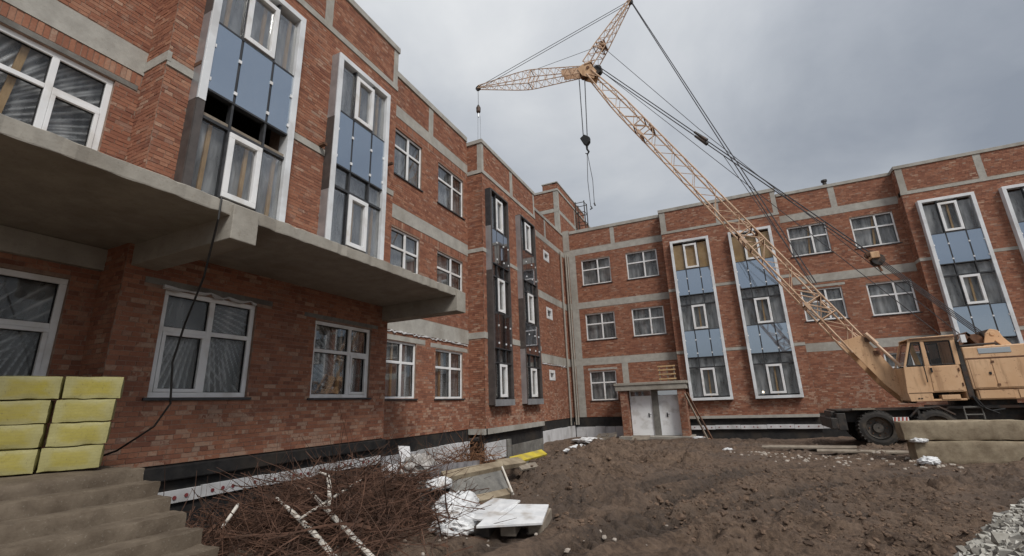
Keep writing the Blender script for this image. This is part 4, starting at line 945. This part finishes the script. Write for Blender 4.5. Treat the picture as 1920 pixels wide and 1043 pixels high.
MB().tube([(-11.16, BY, 19.02), (-11.16, BY, 18.8), (-11.16, BY, 18.55), (-11.16, BY, 18.42)], [.04, .14, .13, .04], 10).build('headache_ball', 'steel_dark', cr)
tag(MB().tube([(-11.16, BY, 18.42), (-11.20, BY, 18.2), (-11.22, BY, 16.7)], .014, 5).tube([(-11.16, BY, 18.42), (-11.05, BY, 18.2), (-11.04, BY, 16.7)], .014, 5).tube([(-11.16, BY, 18.42), (-11.16, BY, 18.2)], .05, 6).build('chain_sling', 'galvanised'), 'pale chain sling hanging from the ball weight at the fly jib tip', 'sling')

# ------------------------------------------------------------------ foreground things
def wobble(o, s, f):                         # uneven faces on cast or broken things
    me = o.data
    for v in me.vertices: v.co += Vector((fbm(np.array(v.co.y*f+3), np.array(v.co.z*f+o.location.x), 2)-.5, fbm(np.array(v.co.x*f+7), np.array(v.co.z*f), 2)-.5, fbm(np.array(v.co.x*f), np.array(v.co.y*f+5), 2)-.5))*s
    return o
def rough_box(x0, x1, y0, y1, z0, z1, n, s, f, seed=0):      # subdivided box with worn edges
    N = n; m = MB(); import itertools
    def face(o, du, dv, nu, nv):
        k = len(m.v); o = Vector(o); du = Vector(du); dv = Vector(dv)
        for i in range(nu+1):
            for j in range(nv+1): m.v.append(tuple(o+du*(i/nu)+dv*(j/nv)))
        for i in range(nu):
            for j in range(nv): m.f.append((k+i*(nv+1)+j, k+(i+1)*(nv+1)+j, k+(i+1)*(nv+1)+j+1, k+i*(nv+1)+j+1))
    lx, ly, lz = x1-x0, y1-y0, z1-z0; q = lambda l: max(2, int(l/N))
    face((x0, y0, z0), (lx, 0, 0), (0, 0, lz), q(lx), q(lz)); face((x1, y1, z0), (-lx, 0, 0), (0, 0, lz), q(lx), q(lz)); face((x0, y1, z0), (0, -ly, 0), (0, 0, lz), q(ly), q(lz))
    face((x1, y0, z0), (0, ly, 0), (0, 0, lz), q(ly), q(lz)); face((x0, y0, z1), (lx, 0, 0), (0, ly, 0), q(lx), q(ly)); face((x0, y1, z0), (lx, 0, 0), (0, -ly, 0), q(lx), q(ly))
    V = np.array(m.v); c = np.array(((x0+x1)/2, (y0+y1)/2, (z0+z1)/2)); h = np.array((lx, ly, lz))/2
    d = (V-c)/h; e = np.sort(np.abs(d), 1); edge = sst(e[:, 1], .80, 1.0)
    r = np.minimum(.07, min(lx, ly, lz)*.14); V = V - np.sign(d)*(np.abs(d) > .9)*edge[:, None]*r*.5*fbm(V[:, 0]*f*2+seed, V[:, 1]*f*2+V[:, 2]*f*2, 3)[:, None]
    V += (np.stack([fbm(V[:, 1]*f+seed, V[:, 2]*f+3, 3), fbm(V[:, 0]*f+seed, V[:, 2]*f+9, 3), fbm(V[:, 0]*f+seed, V[:, 1]*f+5, 3)], 1)-.5)*s
    m.v = [tuple(v) for v in V]; return m
# stairs up to the canopy
stc = empty('concrete_staircase', (-5.6, 0, .3), 'muddy brown concrete stairs rising to the platform under the canopy', 'stairs')
for k in range(9):
    xn = -6.66+.31*k; zk = 1.39-.148*k
    rough_box(-9.0 if k == 0 else xn-.34, xn, -4.0, 3.5+random.uniform(-.015, .015), zk-.5, zk, .05, .016, 5.5, k*3).build('step', 'step_concrete', stc, smooth=True)
# yellow packs stacked on the platform
ux = Vector((.45, .89, 0)).normalized(); uy = Vector((-ux.y, ux.x, 0))
def pack(r, l0, l1, row, slide, label):
    h = .272; z0 = 1.40+row*h; base = Vector((-7.06, 3.18, 0)) + ux*slide
    m = rough_box(l0, l1, 0, .32, 0, h-.001, .05, .016, 6, row*7+l1*11)
    o = m.build('insulation_pack', 'yellow_pack', None, smooth=True)
    ang = math.atan2(ux.y, ux.x); mid = Vector(((l0+l1)/2, .16, 0)); w = base + ux*mid.x + uy*mid.y; w.z = z0
    o.location = w; o.rotation_euler = (0, 0, ang+random.uniform(-.02, .02)); tag(o, label, 'insulation pack', 'yellow insulation packs stacked on the platform'); return o
names = (('bottom', 'bottom row'), ('second', 'second row'), ('third', 'third row'), ('top', 'top row'))
for row in range(4):
    sl = (.0, .02, .03, .07)[row]; L = .55
    pack(row, -L, 0, row, sl, 'yellow wrapped insulation pack at the brick pier end, %s of the stack' % names[row][1])
    pack(row, -2*L-.015, -L-.015, row, sl-(0, .02, .02, -.0)[row], 'yellow wrapped insulation pack away from the brick pier, %s of the stack' % names[row][1])
# black cable hanging off the canopy
tag(MB().tube([(-7.6, 3.45, 4.87), (-7.0, 3.5, 4.90), (-6.3, 3.42, 4.88), (-5.93, 3.46, 4.83), (-5.90, 3.44, 4.5), (-6.3, 3.6, 3.8), (-6.75, 3.7, 3.2), (-7.0, 3.76, 2.7), (-7.15, 3.9, 2.15), (-7.3, 3.82, 1.85), (-7.75, 3.65, 1.55), (-8.05, 3.45, 1.42)], .014, 6).build('cable', 'black_cable'), 'black electric cable dangling from the canopy edge down to the platform', 'cable')
# precast blocks in front of the crane
def blk(x0, x1, y0, y1, z0, z1, label):
    o = rough_box(x0, x1, y0, y1, z0, z1, .06, .05, 2.6, x0*9).build('concrete_block', 'block_concrete', None, smooth=True); return tag(o, label, 'concrete block')
blk(3.86, 6.4, 15.0, 15.6, gz(4.5, 15.2)-.06, .76, 'long weathered precast concrete block lying on the soil under another block')
blk(3.70, 6.12, 15.05, 15.66, .772, 1.22, 'long weathered precast concrete block laid on top of another block')
# lumps -------------------------------------------------------------
def icos(n=1):
    t = (1+5**.5)/2; V = [(-1, t, 0), (1, t, 0), (-1, -t, 0), (1, -t, 0), (0, -1, t), (0, 1, t), (0, -1, -t), (0, 1, -t), (t, 0, -1), (t, 0, 1), (-t, 0, -1), (-t, 0, 1)]
    F = [(0, 11, 5), (0, 5, 1), (0, 1, 7), (0, 7, 10), (0, 10, 11), (1, 5, 9), (5, 11, 4), (11, 10, 2), (10, 7, 6), (7, 1, 8), (3, 9, 4), (3, 4, 2), (3, 2, 6), (3, 6, 8), (3, 8, 9), (4, 9, 5), (2, 4, 11), (6, 2, 10), (8, 6, 7), (9, 8, 1)]
    V = [Vector(v).normalized() for v in V]
    for _ in range(n):
        mid = {}; G = []
        def md(a, b):
            k = (min(a, b), max(a, b))
            if k not in mid: V.append(((V[a]+V[b])/2).normalized()); mid[k] = len(V)-1
            return mid[k]
        for a, b, c in F: ab, bc, ca = md(a, b), md(b, c), md(c, a); G += [(a, ab, ca), (b, bc, ab), (c, ca, bc), (ab, bc, ca)]
        F = G
    return np.array([tuple(v) for v in V]), np.array(F)
CB = np.array([(sx, sy, sz) for sx in (-1, 1) for sy in (-1, 1) for sz in (-1, 1)])*.75; CBF = np.array([(0, 1, 3), (0, 3, 2), (4, 6, 7), (4, 7, 5), (0, 4, 5), (0, 5, 1), (2, 3, 7), (2, 7, 6), (0, 2, 6), (0, 6, 4), (1, 5, 7), (1, 7, 3)])
I0, I0F = icos(0); I1, I1F = icos(1); I2, I2F = icos(2); I3, I3F = icos(4)
def scatter(name, mat, pts, smooth, label, cat, kind='stuff', flat=.75, base=(I0, I0F), jit=.35, tilt=.12):
    B, BF = base; n = len(pts); V = np.zeros((n, len(B), 3)); rot = RNG.random((n, 3))*6.3
    for i, (x, y, z, s) in enumerate(pts):
        d = B*(1+(RNG.random((len(B), 3))-.5)*2*jit)*np.array((1, RNG.uniform(.6, 1), RNG.uniform(.5, .9)*flat))*s
        c, si = math.cos(rot[i, 0]), math.sin(rot[i, 0]); c2, s2 = math.cos(rot[i, 1]*tilt), math.sin(rot[i, 1]*tilt)
        d = d @ np.array(((c, si, 0), (-si, c, 0), (0, 0, 1))) @ np.array(((1, 0, 0), (0, c2, s2), (0, -s2, c2))); V[i] = d+np.array((x, y, z))
    F = (np.arange(n)*len(B))[:, None, None]+BF[None]; V = V.reshape(-1, 3); cen = V.mean(0); me = fast_mesh(name, V-cen, F.reshape(-1, 3))
    if smooth: me.polygons.foreach_set('use_smooth', np.ones(len(me.polygons), bool))
    o = link(name, me, mat, None, Vector(cen)); o['kind'] = kind; o['label'] = label; o['category'] = cat; return o
def gf(x, y): return float(ground_fine(np.array([x]), np.array([y]))[0])
pts = []
while len(pts) < 9000:
    d = 4.5+abs(RNG.normal())*7; a = math.radians(RNG.uniform(-62, 32)); x, y = d*math.sin(a), d*math.cos(a)
    if y > 26 or x < -6.8 or x > 8 or y < 3.6 or fbm(np.array(x*.5+1), np.array(y*.5+7), 2) < .38+.2*RNG.random(): continue
    pts.append((x, y, 0, RNG.gamma(1.6, .008)+.006))
P = np.array(pts); P[:, 2] = ground_fine(P[:, 0], P[:, 1])+P[:, 3]*.2; scatter('soil_clods', 'clod', P, False, 'crumbled dark soil clods all over the churned ground', 'soil', base=(I1, I1F), jit=.3)
pts = []
for (cx, cy, sx, sy, n, s0) in ((-4.3, 6.4, .8, .9, 90, .022), (-2.0, 6.6, .7, .5, 14, .03), (1.2, 16.2, 1.2, .5, 60, .035), (2.6, 15.0, 1.3, .8, 60, .04), (-1.0, 12, 3, 4, 26, .016), (3.9, 14.6, .5, .3, 18, .05)):
    for _ in range(n): x, y = cx+RNG.normal()*sx, cy+RNG.normal()*sy; pts.append((x, y, gf(x, y)+.008, s0*RNG.uniform(.4, 1.6)))
scatter('rubble', 'rubble_stone', pts, False, 'pale broken stone and plaster crumbs strewn on the soil', 'rubble', base=(I1, I1F), jit=.25)
# coarse gravel heap
def gh(x, y): return ground(x, y)-.05-.5*(1-sst(x+.55*(8.6-y), 2.6, 2.95))+.55*sst(x+.55*(8.6-y), 2.62, 4.2)
pts = []
while len(pts) < 9000:
    y = RNG.uniform(3.6, 10.6); x = RNG.uniform(.6, 5.4); s = x+.55*(8.6-y)
    edge = 2.78+.30*(fbm(np.array(y*1.3), np.array(2.0), 2)-.5)
    if s < edge+RNG.exponential(.03)-.02 or s > 5.2: continue
    pts.append((x, y, 0, RNG.gamma(4, .0078)))
P = np.array(pts); P[:, 2] = gh(P[:, 0], P[:, 1])+.03+RNG.random(len(P))*.045
scatter('gravel', 'gravel_stone', P, False, 'heap of coarse pale grey crushed stone', 'gravel', base=(CB, CBF), jit=.42, flat=.95, tilt=1)
gu, gv = np.meshgrid(np.linspace(.6, 6, 110), np.linspace(2.6, 11, 110)); hz = gh(gu, gv); ii = np.arange(12100).reshape(110, 110)
me = fast_mesh('gravel_bed', np.stack([gu, gv, hz], -1).reshape(-1, 3), np.stack([ii[:-1, :-1], ii[:-1, 1:], ii[1:, 1:], ii[1:, :-1]], -1).reshape(-1, 4)); gb = link('gravel_bed', me, 'gravel_stone', None, (0, 0, 0)); gb['kind'] = 'structure'
# brush
def twigs(name, mat, cen, rad, hh, n, lab, rmin=.004, rmax=.011, lmin=.5, lmax=1.7):
    m = MB()
    for _ in range(n):
        a = random.uniform(0, 6.283); q = random.random()**.6; x = cen[0]+rad[0]*q*math.cos(a); y = cen[1]+rad[1]*q*math.sin(a)
        top = hh*(1-q**2)*random.uniform(.2, 1.05); z = max(gz(x, y), cen[2])+top; L = random.uniform(lmin, lmax); az = random.uniform(0, 6.283); el = random.gauss(.05, .35); p = Vector((x, y, z)); d = Vector((math.cos(az)*math.cos(el), math.sin(az)*math.cos(el), math.sin(el))); p -= d*L/2
        k = Vector((random.gauss(0, 1), random.gauss(0, 1), random.gauss(-.1, .7)))*.24; pl = []; r0 = random.uniform(rmin, rmax)*(2.2 if random.random() < .05 else 1)
        for i in range(7): pl.append(p.copy()); d = (d+k).normalized(); k = k*.8+Vector((random.gauss(0, 1), random.gauss(0, 1), random.gauss(0, 1)))*.07; p = p+d*L/6
        if min(v.x for v in pl) < -8.15: continue
        m.tube(pl, [r0*(1-.12*i) for i in range(7)], 3, cap=False)
    o = m.build(name, mat); return tag(o, *lab, kind='stuff')
twigs('brush_pile', 'twig', (-6.05, 6.0, .15), (1.95, 2.5), .82, 2000, ('tangled heap of dry brown branches in front of the wall', 'brush'))
twigs('brush_pile', 'twig', (-5.0, 5.2, .1), (1.5, 1.6), .6, 700, ('loose dry twigs spilling towards the white poles', 'brush'))
twigs('brush_pile', 'twig', (-6.6, 9.2, .1), (1.3, 1.6), .7, 420, ('thin dry brush beside the white insulation boards', 'brush'))
twigs('brush_pile', 'rust_twig', (-6.7, 11.2, .35), (.9, 1.5), .45, 260, ('rust coloured twigs lying behind the grey slabs', 'brush'), .005, .012)
# birch poles
def pole(pts, r, lab):
    o = MB().tube(pts, r, 8).build('birch_pole', 'birch'); return tag(o, lab, 'pole')
pole([(-5.85, 4.72, .86), (-5.40, 4.62, .72), (-4.85, 4.50, .54), (-4.15, 4.26, .34)], [.014, .030, .034, .03], 'straight peeled white pole slanting down beside the forked pole')
pole([(-5.95, 5.33, .87), (-5.30, 5.02, .73), (-4.60, 4.72, .58), (-3.75, 4.42, .33)], [.014, .032, .034, .03], 'long white birch pole with forked stub crossing the brush')
pole([(-5.08, 4.45, .70), (-5.30, 5.2, .80), (-5.55, 6.0, .90)], [.016, .02, .015], 'thin white stick lying across the two birch poles')
pole([(-5.06, 4.90, .78), (-5.22, 5.05, .92), (-5.55, 5.32, 1.06), (-5.72, 5.32, 1.10)], [.022, .03, .026, .012], 'short stubby white branch standing up from the brush')
pole([(-5.95, 4.07, .64), (-6.22, 4.43, .80)], [.018, .024], 'short white stick end near the stairs')
# sack, boards, slabs -------------------------------------------------
def crumple(name, mat, c, sx, sy, sz, seed, lab, cat, amp=.3, f=2.2):
    V = I3.copy(); n = fbm(V[:, 0]*f+seed, V[:, 1]*f+V[:, 2]*1.7+seed, 4)-.5; q_ = lambda k, a, b: 1-np.abs(2*fbm(V[:, 0]*k+seed*a, V[:, 1]*k+V[:, 2]*k*.8+b, 2)-1)*2
    fold = .16*q_(2.3, 1, 3)+.09*q_(4.5, 2, 9)+.05*q_(8, 3, 1)-.12
    V = V*(1+amp*n*2+fold)[:, None]*np.array((sx, sy, sz)); V[:, 2] = np.maximum(V[:, 2], -sz*.55); V += np.array(c)
    m = MB(); m.add(V, [tuple(f_) for f_ in I3F]); return tag(m.build(name, mat, smooth=True), lab, cat)
crumple('plastic_sack', 'white_plastic', (-4.22, 6.72, gz(-4.2, 6.7)+.13), .30, .44, .24, 3, 'crumpled white plastic sack slumped beside the white boards', 'sack')
crumple('plastic_sack', 'white_plastic', (-3.80, 6.05, gz(-3.8, 6.0)+.07), .34, .30, .15, 8, 'flattened white plastic sack under the edge of the boards', 'sack')
crumple('plastic_sack', 'white_plastic', (-4.72, 6.95, .72), .20, .26, .10, 5, 'small flat white bag lying on the grey slab end', 'bag', .2)
crumple('plastic_sheet', 'dirty_plastic', (-6.15, 8.3, .75), .30, .38, .26, 12, 'dirty white plastic sheet caught in the brush pile', 'sheet', .4, 3)
def slab(name, mat, pts, th, lab, cat, bevel=.006):
    a, b, c, d = [Vector(p) for p in pts]; n = (b-a).cross(d-a).normalized()
    if n.z < 0: n = -n
    m = MB().add([a-n*th, b-n*th, c-n*th, d-n*th, a, b, c, d], BOXF); return tag(m.build(name, mat, bevel=bevel), lab, cat)
slab('foam_sheet', 'white_plastic', [(-3.28, 5.70, .47), (-2.52, 6.13, .47), (-2.68, 6.80, .55), (-3.36, 6.55, .57)], .035, 'large white board with torn corners lying over dark timber', 'board')
slab('foam_sheet', 'white_plastic', [(-3.78, 6.02, .46), (-3.25, 5.98, .49), (-3.1, 6.72, .60), (-3.62, 6.85, .58)], .03, 'smaller white board sticking out behind the large white board', 'board')
for i, (x, y) in enumerate(((-3.30, 5.85), (-2.98, 6.0), (-2.66, 6.2))):
    slab('timber_block', 'grey_timber' if i else 'steel_dark', [(x-.10, y, .425), (x+.10, y+.05, .425), (x+.02, y+.6, .50), (x-.16, y+.55, .50)], .14, ('dark timber bearer at the sack end under the white board', 'grey timber bearer under the middle of the white board', 'grey timber bearer at the soil end under the white board')[i], 'timber')
slab('concrete_slab', 'grey_slab', [(-4.45, 7.02, .42), (-4.02, 8.25, .44), (-4.36, 8.55, .78), (-4.78, 7.25, .76)], .14, 'broad grey precast slab leaning over the trench edge', 'slab')
slab('concrete_slab', 'block_concrete', [(-4.72, 7.15, .79), (-4.28, 8.55, .82), (-4.42, 8.75, .89), (-4.90, 7.3, .87)], .09, 'narrow pale kerb stone lying along the top of the leaning slab', 'kerb stone')
slab('concrete_slab', 'block_concrete', [(-4.22, 6.95, .43), (-3.86, 8.0, .43), (-3.98, 8.15, .50), (-4.36, 7.05, .50)], .10, 'pale kerb stone on the ground below the leaning slab', 'kerb stone')
slab('concrete_slab', 'grey_slab', [(-4.95, 6.75, .50), (-4.60, 7.0, .50), (-5.15, 7.75, .66), (-5.55, 7.45, .66)], .22, 'stubby grey concrete piece carrying the small white bag', 'slab')
slab('concrete_slab', 'block_concrete', [(-4.42, 8.9, .78), (-4.38, 9.9, .72), (-4.62, 9.95, .82), (-4.66, 8.95, .88)], .10, 'pale kerb stone between the slabs and the yellow plank', 'kerb stone')
slab('yellow_board', 'yellow_plank', [(-4.68, 10.0, .70), (-4.58, 11.7, .70), (-4.78, 11.8, .80), (-4.90, 10.1, .80)], .05, 'chipped yellow plank on the soil bank', 'plank')
slab('timber_board', 'grey_timber', [(-4.32, 9.5, .62), (-4.22, 10.2, .60), (-4.34, 10.3, .68), (-4.46, 9.6, .70)], .05, 'short brown board below the yellow plank', 'board')
slab('insulation_sheet', 'foam_board', [(-7.15, 8.6, .56), (-6.95, 9.7, .50), (-7.05, 9.75, .70), (-7.25, 8.65, .76)], .06, 'pale insulation offcut lying on edge behind the brush', 'board')
slab('insulation_sheet', 'foam_board', [(-7.30, 9.2, .70), (-7.10, 9.35, .66), (-7.45, 9.7, 1.05), (-7.65, 9.5, 1.08)], .06, 'pale insulation offcut propped up slanting against the wall', 'board')
cs = MB(); n_ = 26
for i_ in range(n_+1):
    u_ = i_/n_; a_ = .03*math.sin(u_*math.pi*13); cs.v += [(-5.75+.62*u_+a_, 8.15+.95*u_, .40), (-5.75+.62*u_+a_, 8.15+.95*u_, .84)]
cs.f = [(2*i_, 2*i_+2, 2*i_+3, 2*i_+1) for i_ in range(n_)]; co = cs.build('corrugated_sheet', 'corrugated', smooth=True); sm = co.modifiers.new('thickness', 'SOLIDIFY'); sm.thickness = .006; tag(co, 'dark grey corrugated sheet standing on edge behind the small bag', 'metal sheet')
tag(MB().tube([(-4.10, 8.12, .86), (-3.80, 7.95, .42)], .02, 6).build('stick', 'birch'), 'short white stick leaning on the grey slab', 'stick')
crumple('plastic_sheet', 'white_plastic', (-4.25, 13.0, gz(-4.25, 13.0)+.05), .10, .75, .08, 21, 'long white plastic scrap on the soil bank', 'scrap', .5, 3)
crumple('plastic_sheet', 'white_plastic', (-6.6, 22.4, gz(-6.6, 22.4)+.12), .75, .35, .13, 27, 'white plastic sheeting bunched on the ground by the inner corner', 'sheet', .5, 3)
crumple('plastic_sheet', 'white_plastic', (3.95, 14.55, .34), .20, .10, .10, 33, 'small white plastic scrap at the foot of the concrete blocks', 'scrap', .5, 3)
crumple('plastic_sheet', 'white_plastic', (3.98, 14.98, .77), .16, .09, .06, 35, 'white rag on the corner of the lower concrete block', 'rag', .4, 3)
crumple('plastic_sheet', 'white_plastic', (-.4, 16.5, gz(-.4, 16.5)+.03), .14, .10, .05, 37, 'small white scrap on open soil between porch and crane', 'scrap', .4, 3)
pal = empty('pallet', (-5.9, 22.6, gz(-5.9, 22.6)), 'grey timber pallet lying by the white sheeting near the porch', 'pallet')
zp = gz(-5.9, 22.6)+.14
for i in range(6): MB().bar((-6.3+.0, 22.1+.2*i, zp+.04*i), (-5.4, 22.15+.2*i, zp+.05*i), .10, .025).build('deck_board', 'grey_timber', pal)
for xx in (-6.25, -5.85, -5.45): MB().bar((xx, 22.05, zp-.07), (xx, 23.2, zp+.16), .08, .09).build('bearer', 'grey_timber', pal)
slab('timber_board', 'grey_timber', [(-4.95, 24.3, .02), (-4.15, 24.6, .02), (-4.2, 25.5, .16), (-5.0, 25.2, .16)], .04, 'weathered plank leaning on the porch floor edge', 'plank')
for i, (p, q, lb) in enumerate((((-1.35, 24.2, -.05), (-2.30, 26.05, 2.15), 'long plank leaning on the porch pier, lower foot'), ((-1.15, 24.25, -.05), (-2.18, 26.1, 2.2), 'long plank leaning on the porch pier, outer foot'))):
    tag(MB().bar(p, q, .13, .04, up=(1, .4, 0)).build('timber_board', 'rusty_steel' if i else 'grey_timber'), lb, 'plank')
fr = empty('timber_crate', (-3.1, 26.5, 2.87), 'slatted timber crate frame standing on the porch roof', 'frame')
for zz in (3.0, 3.25, 3.48, 3.68): MB().box(-3.58, -2.66, 26.48, 26.51, zz-.035, zz+.035).build('slat', 'timber', fr)
for xx in (-3.5, -3.1, -2.74): MB().box(xx-.03, xx+.03, 26.512, 26.55, 2.87, 3.72).build('post', 'grey_timber', fr)
k = 0
for (x, y, a) in ((-1.9, 24.6, .3), (-1.65, 24.35, 1.0), (-1.4, 24.7, .1), (-1.75, 24.9, 2.0), (-2.05, 24.3, 1.5), (-1.3, 25.0, .7), (-1.6, 24.6, .5)):
    o = MB().box(-.125, .125, -.06, .06, 0, .065).build('loose_brick', 'brick', bevel=.004); o.location = (x, y, gz(x, y)+(.09 if k == 6 else .02)); o.rotation_euler = (.1*k % .3, 0, a); k += 1
    tag(o, 'loose red brick in the rubble beside the porch', 'brick', 'loose bricks beside the porch')
crumple('plastic_sheet', 'white_plastic', (-1.75, 24.2, gz(-1.75, 24.2)+.05), .3, .18, .07, 41, 'white scrap among loose bricks beside the porch', 'scrap', .4, 3)
slab('plank', 'grey_timber', [(.6, 18.2, .30), (3.2, 17.9, .32), (3.25, 18.2, .36), (.65, 18.5, .34)], .05, 'long muddy plank lying in front of the crane wheel', 'plank')
slab('plank', 'grey_timber', [(2.0, 16.8, .34), (4.2, 16.5, .34), (4.25, 16.85, .36), (2.05, 17.15, .36)], .05, 'muddy plank on the soil between the crane and the blocks', 'plank')
lb = MB(); lb.lathe([(-.05, .03), (-.03, .055), (.03, .055), (.05, .03)], (1.43, 27.75, 2.12), 12); lamp = lb.build('site_lamp', 'lamp_glow'); tag(lamp, 'small lit work lamp behind the ground floor bay glass', 'lamp')
